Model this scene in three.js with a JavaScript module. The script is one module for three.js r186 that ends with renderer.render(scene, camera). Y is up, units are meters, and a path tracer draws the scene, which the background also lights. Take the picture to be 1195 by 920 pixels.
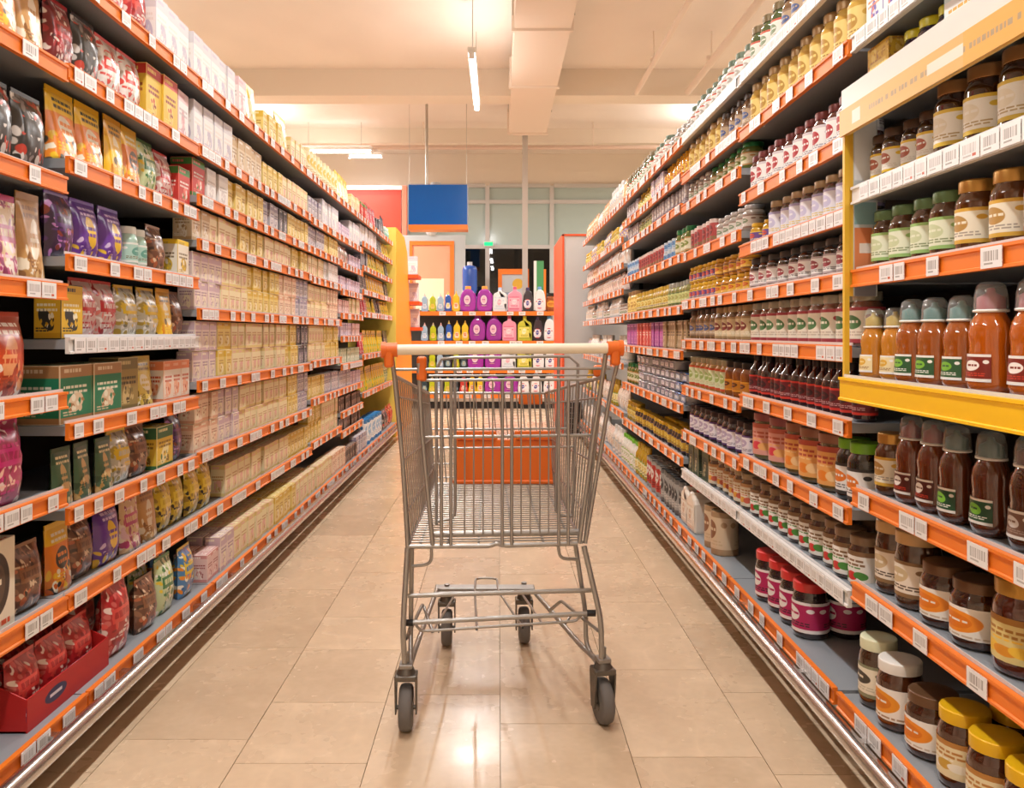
import * as THREE from 'three';
import { RectAreaLightUniformsLib } from 'three/addons/lights/RectAreaLightUniformsLib.js';
import { RoundedBoxGeometry } from 'three/addons/geometries/RoundedBoxGeometry.js';
import { mergeGeometries } from 'three/addons/utils/BufferGeometryUtils.js';
RectAreaLightUniformsLib.init();

// ------------------------------------------------------------------ camera, exposure
const F = 1000, CX = 582, CY = 389, EYE = 1.05, PI = Math.PI;
const scene = new THREE.Scene();
scene.background = new THREE.Color(0.04, 0.036, 0.034);
const camera = new THREE.PerspectiveCamera(2 * Math.atan(460 / F) * 180 / PI, 1195 / 920, 0.05, 80);
camera.position.set(0, EYE, 0);
camera.lookAt(0, EYE, -1);
camera.setViewOffset(1195, 920, 597.5 - CX, 460 - CY, 1195, 920);
const renderer = new THREE.WebGLRenderer();
renderer.toneMapping = THREE.LinearToneMapping;
renderer.toneMappingExposure = 1.6;
renderer.shadowMap.enabled = true;
const LAMP_DOWN = 66, LAMP_UP = 8;                 // radiance of the tubes below and above the fitting
const CEIL = 4.4, BACK = 16, TUBE_H = 3.62;

// ------------------------------------------------------------------ helpers
let seed = 20;
const rnd = () => { seed = (seed + 0x6d2b79f5) | 0; let t = Math.imul(seed ^ (seed >>> 15), 1 | seed); t = (t + Math.imul(t ^ (t >>> 7), 61 | t)) ^ t; return ((t ^ (t >>> 14)) >>> 0) / 4294967296; };
const rr = (a, b) => a + (b - a) * rnd();
const V = (x, y, z) => new THREE.Vector3(x, y, z);
const at = (px, py, d) => V((px - CX) * d / F, EYE - (py - CY) * d / F, -d);      // a pixel and the depth of what it touches
const used = new Map();
const numbered = (n) => { const k = used.get(n) || 0; used.set(n, k + 1); return k ? `${n}_${String(k).padStart(3, '0')}` : n; };
const M = (c, rough = 0.6, metal = 0, extra = {}) => new THREE.MeshPhysicalMaterial({ color: c, roughness: rough, metalness: metal, ...extra });
function mesh(name, geo, mat, parent) {
  const m = new THREE.Mesh(geo, mat); m.name = name; m.castShadow = m.receiveShadow = true; if (parent) parent.add(m); return m;
}
function tag(o, label, category, group, kind) {
  Object.assign(o.userData, { label, category }); if (group) o.userData.group = group; if (kind) o.userData.kind = kind; return o;
}
function thing(name, label, category, pos = V(0, 0, 0), group) {
  const g = new THREE.Group(); g.name = numbered(name); g.position.copy(pos); scene.add(g); return tag(g, label, category, group);
}
function struct(name, geo, mat, label, category) {
  const m = mesh(name, geo, mat, scene); return tag(m, label, category, null, 'structure');
}
const box = (w, h, d, x = 0, y = 0, z = 0) => new THREE.BoxGeometry(w, h, d).translate(x, y, z);
const span = (x0, x1, y0, y1, z0, z1) => box(x1 - x0, y1 - y0, z1 - z0, (x0 + x1) / 2, (y0 + y1) / 2, (z0 + z1) / 2);
const rbox = (w, h, d, r, x = 0, y = 0, z = 0) => new RoundedBoxGeometry(w, h, d, 2, r).translate(x, y, z);
function rod(a, b, r, n = 7) {
  const g = new THREE.CylinderGeometry(r, r, a.distanceTo(b), n);
  g.applyQuaternion(new THREE.Quaternion().setFromUnitVectors(V(0, 1, 0), b.clone().sub(a).normalize()));
  return g.translate((a.x + b.x) / 2, (a.y + b.y) / 2, (a.z + b.z) / 2);
}
function bent(pts, r, fillet = 0.02, n = 7) {          // a bent tube: straight runs, rounded corners
  const path = new THREE.CurvePath(); let last = pts[0];
  for (let i = 1; i < pts.length; i++) {
    const p = pts[i];
    if (i === pts.length - 1) { path.add(new THREE.LineCurve3(last, p)); break; }
    const f = Math.min(fillet, p.distanceTo(last) * 0.45, p.distanceTo(pts[i + 1]) * 0.45);
    const a = p.clone().add(last.clone().sub(p).setLength(f)), b = p.clone().add(pts[i + 1].clone().sub(p).setLength(f));
    path.add(new THREE.LineCurve3(last, a)); path.add(new THREE.QuadraticBezierCurve3(a, p, b)); last = b;
  }
  const curve = new THREE.CatmullRomCurve3(path.curves.flatMap((c, i) => c.isLineCurve3 ? [c.v1.clone(), c.v1.clone().lerp(c.v2, 0.5)] : c.getPoints(4).slice(0, 4)).concat([pts[pts.length - 1].clone()]), false, 'centripetal');
  return new THREE.TubeGeometry(curve, pts.length * 9, r, n);
}
const merged = (list) => mergeGeometries(list.map((g) => { const q = g.index ? g.toNonIndexed() : g; for (const k of Object.keys(q.attributes)) if (!['position', 'normal', 'uv'].includes(k)) q.deleteAttribute(k); return q; }));
function canvas(w, h) { const c = document.createElement('canvas'); c.width = w; c.height = h; return [c, c.getContext('2d')]; }
function tex(c) { const t = new THREE.CanvasTexture(c); t.colorSpace = THREE.SRGBColorSpace; t.wrapS = t.wrapT = THREE.RepeatWrapping; return t; }
function noiseCanvas(n, draw) {                          // tileable value noise drawn pixel by pixel
  const [c, x] = canvas(n, n), im = x.createImageData(n, n), grids = {};
  const layer = (k, u, v) => {
    const g = grids[k] ??= Array.from({ length: k * k }, rnd), a = u * k, b = v * k, i = Math.floor(a), j = Math.floor(b), s = (t) => t * t * (3 - 2 * t), fa = s(a - i), fb = s(b - j), q = (p, r) => g[((r + k) % k) * k + ((p + k) % k)];
    return (q(i, j) * (1 - fa) + q(i + 1, j) * fa) * (1 - fb) + (q(i, j + 1) * (1 - fa) + q(i + 1, j + 1) * fa) * fb;
  };
  for (let j = 0; j < n; j++) for (let i = 0; i < n; i++) { const p = draw((k, dx = 0) => layer(k, (i / n + dx) % 1, j / n)); im.data.set([p[0], p[1], p[2], 255], (j * n + i) * 4); }
  x.putImageData(im, 0, 0); return c;
}

// ------------------------------------------------------------------ materials of the room
const marble = [0, 1, 2, 3].map((k) => {
  const t = tex(noiseCanvas(256, (L) => {
    const cloud = L(3) * 0.5 + L(7) * 0.3 + L(19) * 0.2, warp = L(5) * 0.6 + L(11) * 0.4, vein = Math.pow(1 - Math.abs(2 * warp - 1), 24) * 0.5, streak = Math.pow(L(23), 6), grain = L(90) - 0.5;
    const b = (cloud - 0.5) * 22 + vein * 12 + streak * 10 + grain * 6 + [0, 5, -6, 3][k];
    return [214 + b, 188 + b * 0.98, 157 + b * 0.9];
  }));
  return t;
});
const marbleRough = tex(noiseCanvas(256, (L) => { const v = 46 + (L(6) * 0.5 + L(17) * 0.5) * 30 + L(64) * 10; return [v, v, v]; })); marbleRough.colorSpace = THREE.NoColorSpace;
const floorMats = marble.map((t) => M(0xffffff, 1, 0, { map: t, roughnessMap: marbleRough, specularIntensity: 1 }));
const plaster = tex(noiseCanvas(256, (L) => { const b = (L(4) - 0.5) * 8 + (L(40) - 0.5) * 6; return [237 + b, 225 + b, 213 + b]; }));
const ceilMat = M(0xffffff, 0.9, 0, { map: plaster });
const beamMat = M(0xebdecd, 0.85), ductMat = M(0xeddccb, 0.6), steelMat = M(0xb9b4ab, 0.35, 0.85), greyPaint = M(0xb4b2ae, 0.5);
const orange = M(0xf27f22, 0.42), orangeDark = M(0xe2581a, 0.45), white = M(0xf2efea, 0.5), black = M(0x1b1a1a, 0.5);

// ------------------------------------------------------------------ room shell
const RX = 6.5, RN = 3.5;                                // half width of the room, how far it reaches behind the camera
struct('ceiling', span(-RX, RX, CEIL, CEIL + 0.2, -BACK - 0.3, RN), ceilMat, 'cream painted ceiling slab over the shop', 'ceiling');
struct('wall_left', span(-RX - 0.2, -RX, 0, CEIL, -BACK - 0.3, RN), beamMat, 'plain beige side wall of the shop', 'wall');
struct('wall_right', span(RX, RX + 0.2, 0, CEIL, -BACK - 0.3, RN), beamMat, 'plain beige side wall of the hall', 'wall');
struct('wall_rear', span(-RX, RX, 0, CEIL, RN, RN + 0.2), beamMat, 'plain beige rear wall of the shop', 'wall');
struct('wall_back', merged([span(-RX, RX, 3.8, CEIL, -BACK - 0.2, -BACK), span(-RX, -1.72, 0, 3.8, -BACK - 0.2, -BACK)]), beamMat, 'beige wall above the glazed shop front', 'wall');
{ // floor: marble slabs of free length laid in courses along the aisle
  const floor = new THREE.Group(); floor.name = 'floor'; scene.add(floor); tag(floor, 'polished beige marble slab floor of the aisle', 'floor', null, 'structure');
  mesh('bedding', merged([span(-RX, RX, -0.14, -0.006, -BACK - 3, RN)]), M(0x8d7a62, 0.8), floor);
  const slab = (x0, x1, d0, d1, k) => {
    const g = new THREE.BoxGeometry(x1 - x0, 0.006, d1 - d0), p = g.attributes.position, uv = g.attributes.uv, ox = rnd(), oy = rnd();
    for (let i = 0; i < p.count; i++) uv.setXY(i, ox + p.getX(i) / 1.1, oy + p.getZ(i) / 1.1);
    mesh('slab', g.translate((x0 + x1) / 2, -0.003, -(d0 + d1) / 2), floorMats[k], floor);
  };
  const lines = []; for (let i = -5; i <= 5; i++) lines.push(0.004 + i * 0.325);
  const known = { 3: [2.09, 2.436, 2.84, 3.17, 3.76], 4: [2.488, 3.03], 5: [2.303, 3.12], 6: [2.121, 2.672, 3.344], 7: [2.502, 3.088, 3.547, 4.84] };
  for (let c = 0; c < 10; c++) {
    const cuts = [0.35, ...(known[c] ? [known[c][0] - rr(0.45, 0.6), ...known[c]] : [rr(0.7, 1)])];
    while (cuts[cuts.length - 1] < BACK - 0.7) cuts.push(cuts[cuts.length - 1] + rr(0.42, 0.68));
    cuts.push(BACK);
    for (let i = 1; i < cuts.length; i++) if (cuts[i] - cuts[i - 1] > 0.01) slab(lines[c] + 0.001, lines[c + 1] - 0.001, cuts[i - 1] + 0.001, cuts[i] - 0.001, Math.floor(rnd() * 4));
  }
  for (const [x0, x1, d0, d1] of [[-RX, lines[0], -RN, BACK], [lines[10], RX, -RN, BACK], [lines[0], lines[10], -RN, 0.349]]) slab(x0, x1, d0, d1, 0);
}
// beams, pipes, duct
struct('beam', span(-RX, RX, 4.06, CEIL, -11.25, -10.85), beamMat, 'deep beige ceiling beam crossing the hall above the aisle end', 'beam');
struct('beam_001', span(-RX, RX, 4.16, CEIL, -14.3, -14.0), beamMat, 'shallower beige ceiling beam close to the glazed shop front', 'beam');
{
  const duct = thing('air_duct', 'cream rectangular ventilation duct hung under the ceiling', 'duct', V(0.42, 4.12, -6));
  mesh('body', span(-0.27, 0.27, -0.16, 0.16, -6.6, 6.5), ductMat, duct);
  for (const z of [-6.45, -4.1, -2.2, -0.3, 1.6, 3.5]) mesh('flange', span(-0.295, 0.295, -0.185, 0.185, z - 0.025, z + 0.025), ductMat, duct);
  mesh('grille', span(-0.2, 0.2, -0.12, 0.1, -6.62, -6.6), M(0x7d6c5a, 0.6), duct);
  mesh('access_cover', rbox(0.2, 0.012, 0.3, 0.004, 0.1, -0.166, 1.1), white, duct);
  for (const z of [-5.5, -2, 1.5, 5]) for (const s of [-1, 1]) mesh('hanger', rod(V(s * 0.29, -0.1, z), V(s * 0.29, CEIL - 4.12, z), 0.005), steelMat, duct);
}
for (const [x, y, r, label] of [[1.72, 4.05, 0.03, 'beige cable tray rail hung on rods beside the duct'], [2.36, 4.06, 0.04, 'thicker beige service pipe hung over the jar gondola']]) {
  const p = thing('service_pipe', label, 'pipe', V(x, y, -5.5));
  mesh('pipe', rod(V(0, 0, -5.2), V(0, 0, 7), r, 12), ductMat, p);
  for (const z of [-4, -1, 2, 5]) { mesh('hanger', rod(V(0, 0, z), V(0, CEIL - y, z), 0.008), ductMat, p); mesh('clamp', box(r * 2.6, 0.05, 0.05, 0, r, z), ductMat, p); }
}
{
  const p = thing('conduit', 'pinkish lighting conduit running across the hall under the ceiling', 'conduit', V(0, 4.0, -13.6));
  mesh('pipe', rod(V(-RX + 0.05, 0, 0), V(RX - 0.05, 0, 0), 0.035, 10), M(0xd9bfae, 0.6), p);
  for (const x of [-4, -1.2, 1.5, 4]) mesh('hanger', rod(V(x, 0, 0), V(x, CEIL - 4, 0), 0.01), ductMat, p);
  const c = thing('steel_post', 'slim pale grey steel post standing behind the detergent shelf', 'post', V(0.39, 0, -12.7));
  mesh('shaft', span(-0.04, 0.04, 0.02, CEIL, -0.04, 0.04), M(0xc3bdb6, 0.5), c);
  mesh('base_plate', span(-0.1, 0.1, 0, 0.02, -0.1, 0.1), greyPaint, c);
}

// ------------------------------------------------------------------ ceiling lamps (each carries its own light)
const glow = new THREE.MeshStandardMaterial({ color: 0xffffff, emissive: new THREE.Color(1, 0.985, 0.95), emissiveIntensity: 9, roughness: 0.5 });
function lamp(x, h, d, len, across, label, group, power = 1) {
  const g = thing('ceiling_lamp', label, 'lamp', V(x, h, -d), group);
  if (across) g.rotation.y = PI / 2;
  mesh('housing', rbox(0.08, 0.05, len, 0.01, 0, 0.05, 0), white, g);
  mesh('tube', rod(V(0, 0, -len / 2 + 0.03), V(0, 0, len / 2 - 0.03), 0.02, 12), glow, g);
  for (const s of [-1, 1]) { mesh('end_cap', box(0.05, 0.07, 0.03, 0, 0.005, s * (len / 2 - 0.015)), white, g); mesh('hanger', rod(V(0, 0.07, s * len * 0.35), V(0, CEIL - h, s * len * 0.35), 0.004), steelMat, g); }
  for (const [y, turn, power1] of [[-0.026, -PI / 2, LAMP_DOWN], [0.082, PI / 2, LAMP_UP]]) {
    const l = new THREE.RectAreaLight(new THREE.Color(1, 0.985, 0.975), power1 * power, 0.09, len * 0.95);
    l.name = 'tube_light'; l.position.set(0, y, 0); l.rotation.x = turn; g.add(l);
  }
}
for (const d of [-1.6, 1.9, 5.6, 8.85]) lamp(-0.25, TUBE_H, d, 1.9, false, 'white tube lamp hung lengthwise above the aisle', 'tube lamps above the aisle', d > 8 ? 1.35 : 1);
for (const x of [-4.2, 3.9]) for (const d of [1.5, 7.5]) lamp(x, TUBE_H + 0.1, d, 1.9, false, 'white tube lamp hung lengthwise beyond the gondolas', 'tube lamps beyond the gondolas', 1.5);
lamp(-2.6, 3.93, 13.6, 1.2, true, 'white tube lamp mounted along the pinkish conduit', null, 1.3);
for (const x of [-3.6, 3.1]) lamp(x, 3.85, 12.4, 1.9, false, 'white tube lamp hung lengthwise near the glazed shop front', 'tube lamps near the shop front', 3.2);
lamp(-2.3, 4.1, 14.8, 0.6, true, 'short white tube lamp beside the beige beam', null, 1);

// ------------------------------------------------------------------ shop front and far end of the hall
{
  const w = new THREE.Group(); w.name = 'window_1'; scene.add(w); tag(w, 'glazed shop front with grey frames and milky upper panes', 'window', null, 'structure');
  const fr = M(0xc9c6c2, 0.45), milky = M(0xb4c4be, 0.12, 0, { specularIntensity: 0.8 }), clear = M(0x8a8f8d, 0.02, 0, { transmission: 1, thickness: 0 });
  const xs = [-1.72, -0.21, 0.99, 2.4, 3.9, 5.4, RX], ys = [0.05, 1.05, 2.66, 3.5, 3.8];
  const bar = (x0, x1, y0, y1, t = 0.05) => mesh('mullion', span(x0, x1, y0, y1, -BACK - t, -BACK + t), fr, w);
  for (const x of xs) bar(x - 0.04, x + 0.04, 0, 3.8);
  for (let i = 1; i < xs.length; i++) for (let j = 0; j < ys.length; j++) bar(xs[i - 1] + 0.04, xs[i] - 0.04, ys[j] - 0.035, ys[j] + 0.035, 0.045);
  for (let i = 1; i < xs.length; i++) for (let j = 1; j < ys.length; j++) mesh('pane', span(xs[i - 1] + 0.04, xs[i] - 0.04, ys[j - 1] + 0.035, ys[j] - 0.035, -BACK - 0.006, -BACK + 0.006), j > 2 ? milky : clear, w);
  struct('ground_outside', span(-9, 9, -0.2, -0.15, -BACK - 14, -BACK - 3), M(0x2a2826, 0.9), 'dark paving outside the shop front at night', 'ground');
}
{
  const [c, x] = canvas(256, 128); x.fillStyle = '#d8462f'; x.fillRect(0, 0, 256, 128);
  const s = thing('red_fascia', 'red fascia board with a pale top edge beside the blue sign', 'fascia', at(440, 285, 15));
  mesh('board', span(-0.75, 0.42, 0.06, 0.95, -0.1, 0), M(0xffffff, 0.4, 0, { map: tex(c) }), s);
  mesh('cornice', span(-0.8, 0.44, 0.95, 1.02, -0.12, 0.03), white, s);
  mesh('side_post', span(0.44, 0.52, -2.608, 1.02, -0.12, 0.03), M(0xf0876a, 0.5), s);
  const [c2, y] = canvas(128, 32); y.fillStyle = '#b9b5ac'; y.fillRect(0, 0, 128, 32); y.fillStyle = '#17181a';
  for (const [u, wd] of [[70, 8], [80, 5], [87, 12], [102, 6], [110, 9]]) { y.fillRect(u, 8, wd, 18); } y.fillStyle = '#b9b5ac'; y.fillRect(73, 12, 3, 8); y.fillRect(91, 14, 5, 12); y.fillRect(104, 18, 3, 6);
  mesh('lower_band', span(-0.75, 0.42, -0.3, 0.06, -0.1, -0.005), M(0xffffff, 0.5, 0, { map: tex(c2) }), s);
  mesh('lower_panel', span(-0.75, 0.42, -2.608, -0.3, -0.1, -0.01), M(0xc9653f, 0.5), s);
}
{ // blue hanging sign with orange underside
  const s = thing('hanging_sign', 'glossy blue box sign with an orange lower band hung on wires', 'sign', at(511, 268, 12));
  mesh('blue_panel', span(-0.41, 0.41, 0.07, 0.63, -0.3, 0), M(0x0060bf, 0.12), s);
  mesh('orange_band', span(-0.415, 0.415, 0, 0.07, -0.31, 0.004), M(0xe9821e, 0.4), s);
  mesh('side_panel', span(0.41, 0.414, 0.07, 0.63, -0.3, -0.01), M(0xa9b4cf, 0.3), s);
  mesh('top_cap', new THREE.CylinderGeometry(0.07, 0.08, 0.05, 16).translate(-0.04, 0.655, -0.15), greyPaint, s);
  for (const [a, b] of [[-0.4, -0.02], [0.4, -0.02], [-0.17, -0.15]]) mesh('wire', rod(V(a, 0.63, b), V(a, CEIL - s.position.y, b), a === -0.17 ? 0.02 : 0.003), steelMat, s);
}
{ // salmon promotion board with orange frame
  const s = thing('promotion_board', 'salmon promotion board in an orange frame with grey surround', 'board', V(-1.05, 0, -14.6));
  mesh('panel', span(-0.42, 0.22, 0.2, 2.55, -0.05, 0), M(0xf0a987, 0.35), s);
  for (const [x0, x1, y0, y1] of [[-0.47, -0.42, 0.1, 2.62], [0.22, 0.29, 0.1, 2.62], [-0.42, 0.22, 2.55, 2.62]]) mesh('frame', span(x0, x1, y0, y1, -0.06, 0.02), M(0xf07f2e, 0.45), s);
  for (const [x0, x1, y0, y1] of [[0.29, 0.48, 0, 2.72], [-0.6, -0.47, 0, 2.72], [-0.47, 0.29, 2.62, 2.72]]) mesh('surround', span(x0, x1, y0, y1, -0.08, 0.01), M(0xb9bcbc, 0.4), s);
  mesh('foot', span(-0.6, 0.48, 0, 0.1, -0.2, 0.1), greyPaint, s);
  mesh('notice', span(-0.36, 0.12, 1.2, 1.98, 0, 0.006), M(0xf3e9c6, 0.6), s);
  mesh('camera_dome', new THREE.SphereGeometry(0.1, 16, 12).translate(-0.1, 2.8, -0.02), M(0xd7dcdd, 0.3), s);
}
{ // standing poster and notice seen through the glass
  const s = thing('window_poster', 'orange framed pale poster with a yellow spot before the window', 'poster', V(0.26, 0, -15.6));
  const [c, x] = canvas(64, 96); x.fillStyle = '#c3c9cf'; x.fillRect(0, 0, 64, 96); x.fillStyle = '#e8b53c'; x.beginPath(); x.ellipse(44, 18, 15, 10, 0, 0, 7); x.fill(); x.fillStyle = '#8fa1b6'; for (let i = 0; i < 6; i++) x.fillRect(8, 34 + i * 9, 20 + rnd() * 30, 4);
  mesh('sheet', span(-0.2, 0.22, 1.2, 2.12, -0.02, 0), M(0xffffff, 0.5, 0, { map: tex(c) }), s);
  for (const [x0, x1, y0, y1] of [[-0.27, -0.2, 0.9, 2.22], [0.22, 0.29, 0.9, 2.22], [-0.2, 0.22, 2.12, 2.22], [-0.2, 0.22, 0.9, 1.2]]) mesh('frame', span(x0, x1, y0, y1, -0.03, 0.02), orange, s);
  for (const q of [-0.23, 0.25]) mesh('leg', span(q - 0.03, q + 0.03, 0, 0.9, -0.03, 0.02), orange, s);
  const n = thing('notice_panel', 'narrow green and white notice panel with an orange edge by window', 'panel', V(0.74, 0, -15.4));
  mesh('green_sheet', span(-0.06, 0.07, 1.1, 2.35, -0.03, 0), M(0x4f9a5e, 0.5), n); mesh('white_edge', span(-0.11, -0.06, 1, 2.35, -0.03, 0.005), white, n); mesh('orange_edge', span(0.07, 0.11, 1, 2.2, -0.03, 0.005), orange, n); mesh('stand', span(-0.05, 0.05, 0, 1.1, -0.04, 0), greyPaint, n); mesh('foot', span(-0.15, 0.15, 0, 0.03, -0.15, 0.1), greyPaint, n);
  const e = thing('exit_sign', 'small glowing green sign fixed to the window frame', 'sign', V(-0.19, 2.71, -BACK + 0.05));
  mesh('case', span(-0.09, 0.09, -0.045, 0.045, 0, 0.03), white, e);
  mesh('face', span(-0.08, 0.08, -0.035, 0.035, 0.03, 0.034), new THREE.MeshStandardMaterial({ color: 0x19a56a, emissive: 0x28c983, emissiveIntensity: 0.8 }), e);
}

// ------------------------------------------------------------------ printed packaging: one atlas of prints, a cell for each product
const CELL = 128, COLS = 16, ROWS = 10, [atlasCanvas, ax] = canvas(CELL * COLS, CELL * ROWS);
let cells = 0; const atlas = tex(atlasCanvas);
function bars(x, y, w, n, color, h = 4) {               // blurred print: broken bars, no letters
  ax.fillStyle = color;
  for (let i = 0; i < n; i++) { let u = x + rnd() * 6; while (u < x + w - 6) { const l = 5 + rnd() * 14; ax.fillRect(u, y + i * h * 1.9, Math.min(l, x + w - u), h); u += l + 3; } }
}
function blob(x, y, a, b, color) { ax.fillStyle = color; ax.beginPath(); ax.ellipse(x, y, a, b, rnd() * 3, 0, 7); ax.fill(); }
function print(style, p) {
  const k = cells++, X = (k % COLS) * CELL, Y = Math.floor(k / COLS) * CELL, q = (i) => p[i % p.length];
  ax.save(); ax.beginPath(); ax.rect(X, Y, CELL, CELL); ax.clip(); ax.fillStyle = p[0]; ax.fillRect(X, Y, CELL, CELL);
  if (style === 'pouch') {
    ax.fillStyle = q(1); ax.fillRect(X, Y, CELL, 26 + rnd() * 14);
    for (let i = 0; i < 44; i++) blob(X + rnd() * CELL, Y + 76 + rnd() * 52, 3 + rnd() * 9, 3 + rnd() * 7, q(i % p.length));
    blob(X + 64, Y + 62, 34, 20, q(2)); bars(X + 36, Y + 52, 56, 2, q(0), 7); bars(X + 22, Y + 12, 84, 2, q(3), 6); bars(X + 20, Y + 90, 50, 3, q(1), 3);
  } else if (style === 'busy') {
    for (let i = 0; i < 120; i++) blob(X + rnd() * CELL, Y + rnd() * CELL, 2 + rnd() * 9, 2 + rnd() * 7, q(Math.floor(rnd() * p.length)));
    for (let i = 0; i < 5; i++) bars(X + rnd() * 70, Y + rnd() * 120, 50, 1, q(1 + Math.floor(rnd() * 3)), 2 + rnd() * 4);
    ax.fillStyle = q(1); ax.fillRect(X + 18, Y + 40, 92, 26); bars(X + 24, Y + 46, 80, 1, q(0), 12);
  } else if (style === 'carton') {
    ax.fillStyle = q(1); ax.fillRect(X, Y, CELL, 18 + rnd() * 22); ax.fillRect(X, Y + 112, CELL, 16);
    blob(X + 64 + rr(-14, 14), Y + 82, 26 + rnd() * 14, 20, q(2)); for (let i = 0; i < 16; i++) blob(X + rr(36, 92), Y + rr(72, 104), 3 + rnd() * 6, 3 + rnd() * 5, q(i % p.length)); bars(X + 14, Y + 46, 96, 2, q(3), 6); bars(X + 12, Y + 10, 70, 1, q(2), 8); bars(X + 10, Y + 100, 60, 2, q(2), 3);
    ax.strokeStyle = q(2); ax.lineWidth = 2; ax.strokeRect(X + 3, Y + 3, CELL - 6, CELL - 6);
  } else if (style === 'label') {
    ax.fillStyle = q(1); ax.fillRect(X, Y, CELL, 14); ax.fillRect(X, Y + 112, CELL, 16); blob(X + 64, Y + 54, 30, 24, q(2)); bars(X + 44, Y + 48, 42, 1, q(0), 9); bars(X + 18, Y + 86, 92, 2, q(3), 5); blob(X + 16, Y + 36, 9, 9, q(1)); blob(X + 112, Y + 36, 9, 9, q(1));
  } else if (style === 'fruit') {
    for (let i = 0; i < 4; i++) blob(X + 30 + i * 22, Y + 84 + rnd() * 16, 17, 15, q(2 + (i % 2))); ax.fillStyle = q(1); ax.fillRect(X, Y, CELL, 20); bars(X + 22, Y + 34, 84, 2, q(1), 8); bars(X + 30, Y + 62, 66, 1, q(3), 5);
  } else {                                               // round: a large disc
    blob(X + 64, Y + 60, 44, 44, q(1)); blob(X + 64, Y + 60, 30, 30, q(2)); bars(X + 40, Y + 54, 48, 1, q(0), 8); bars(X + 12, Y + 112, 104, 1, q(3), 7);
  }
  ax.restore();
  const t = atlas.clone(), pad = 2 / CELL; t.repeat.set((1 - 2 * pad) / COLS, (1 - 2 * pad) / ROWS); t.offset.set((k % COLS + pad) / COLS, 1 - (Math.floor(k / COLS) + 1 - pad) / ROWS);
  return t;
}

// ------------------------------------------------------------------ package shapes (front towards +z, base at y = 0)
const flat = (g) => { const q = g.index ? g.toNonIndexed() : g; return q; };
function wrap(g) { const uv = g.attributes.uv, p = g.attributes.position; for (let i = 0; i < uv.count; i++) { let t = Math.atan2(p.getX(i), p.getZ(i)) / PI; t = Math.abs(t) > 0.5 ? Math.sign(t) * (1 - Math.abs(t)) : t; uv.setX(i, 0.5 + t); } return g; }
const lathe = (pts, n = 18) => { const g = new THREE.LatheGeometry(pts.map(([r, y]) => new THREE.Vector2(Math.max(r, 0.0001), y)), n); return g; };
const sleeve = (r, y0, y1, n = 20, r1 = r) => wrap(new THREE.CylinderGeometry(r1, r, y1 - y0, n, 1, true).translate(0, (y0 + y1) / 2, 0));
const badge = (r, y0, y1, r1) => new THREE.CylinderGeometry(r1, r, y1 - y0, 12, 1, true, -0.95, 1.9).translate(0, (y0 + y1) / 2, 0);
function film(w, h, d, bottomSealed) {                   // a filled bag: two bulged walls that meet in seams
  const nx = 12, ny = 14, pos = [], uv = [], idx = [], ph = rnd() * 9;
  const thick = (u, v) => {
    const t = bottomSealed ? Math.pow(Math.sin(PI * Math.min(1, 0.04 + v * 1.02)), 0.45) : Math.pow(Math.max(0, 1 - Math.max(0, v - 0.12) / 0.86), 0.7);
    return d / 2 * 0.72 * Math.pow(Math.max(0, 1 - Math.pow(Math.abs(u), 3.4)), 0.55) * Math.max(0, t) * (1 + 0.09 * Math.sin(u * 6 + v * 13 + ph) * Math.sin(v * 9 + ph * 2) + 0.05 * Math.sin(u * 19 + v * 5 + ph) * v + 0.05 * Math.sin(v * 27 + u * 8 + ph)) + 0.0012;
  };
  for (const s of [1, -1]) {
    const base = pos.length / 3;
    for (let j = 0; j <= ny; j++) for (let i = 0; i <= nx; i++) {
      const u = i / nx * 2 - 1, v = j / ny, hw = w / 2 * (1 - 0.04 * Math.sin(PI * Math.min(1, v * 1.05)) - (bottomSealed ? 0 : 0.02 * (1 - v)));
      pos.push(u * hw, v * h, s * thick(u, v)); uv.push(i / nx, v);
    }
    for (let j = 0; j < ny; j++) for (let i = 0; i < nx; i++) { const a = base + j * (nx + 1) + i, b = a + 1, c = a + nx + 1, e = c + 1; s > 0 ? idx.push(a, b, e, a, e, c) : idx.push(a, e, b, a, c, e); }
  }
  for (let i = 0; i < nx; i++) { const o = (nx + 1) * (ny + 1); idx.push(i, o + i, i + 1, i + 1, o + i, o + i + 1); }
  const g = new THREE.BufferGeometry(); g.setAttribute('position', new THREE.Float32BufferAttribute(pos, 3)); g.setAttribute('uv', new THREE.Float32BufferAttribute(uv, 2)); g.setIndex(idx); g.computeVertexNormals(); return g;
}
function plate(pts, depth, bevel, holes = []) {          // a moulded bottle body from its outline
  const s = new THREE.Shape(); pts.forEach(([x, y], i) => (i ? s.lineTo(x, y) : s.moveTo(x, y)));
  for (const h of holes) { const q = new THREE.Path(); h.forEach(([x, y], i) => (i ? q.lineTo(x, y) : q.moveTo(x, y))); s.holes.push(q); }
  return new THREE.ExtrudeGeometry(s, { depth: depth - 2 * bevel, bevelEnabled: true, bevelThickness: bevel, bevelSize: bevel, bevelSegments: 3, bevelOffset: -bevel, curveSegments: 6 }).translate(0, 0, -depth / 2 + bevel);
}
const smoothLoop = (pts, n = 36) => new THREE.CatmullRomCurve3(pts.map(([x, y]) => V(x, y, 0)), true, 'centripetal').getPoints(n).slice(0, n).map((p) => [p.x, p.y]);
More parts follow.
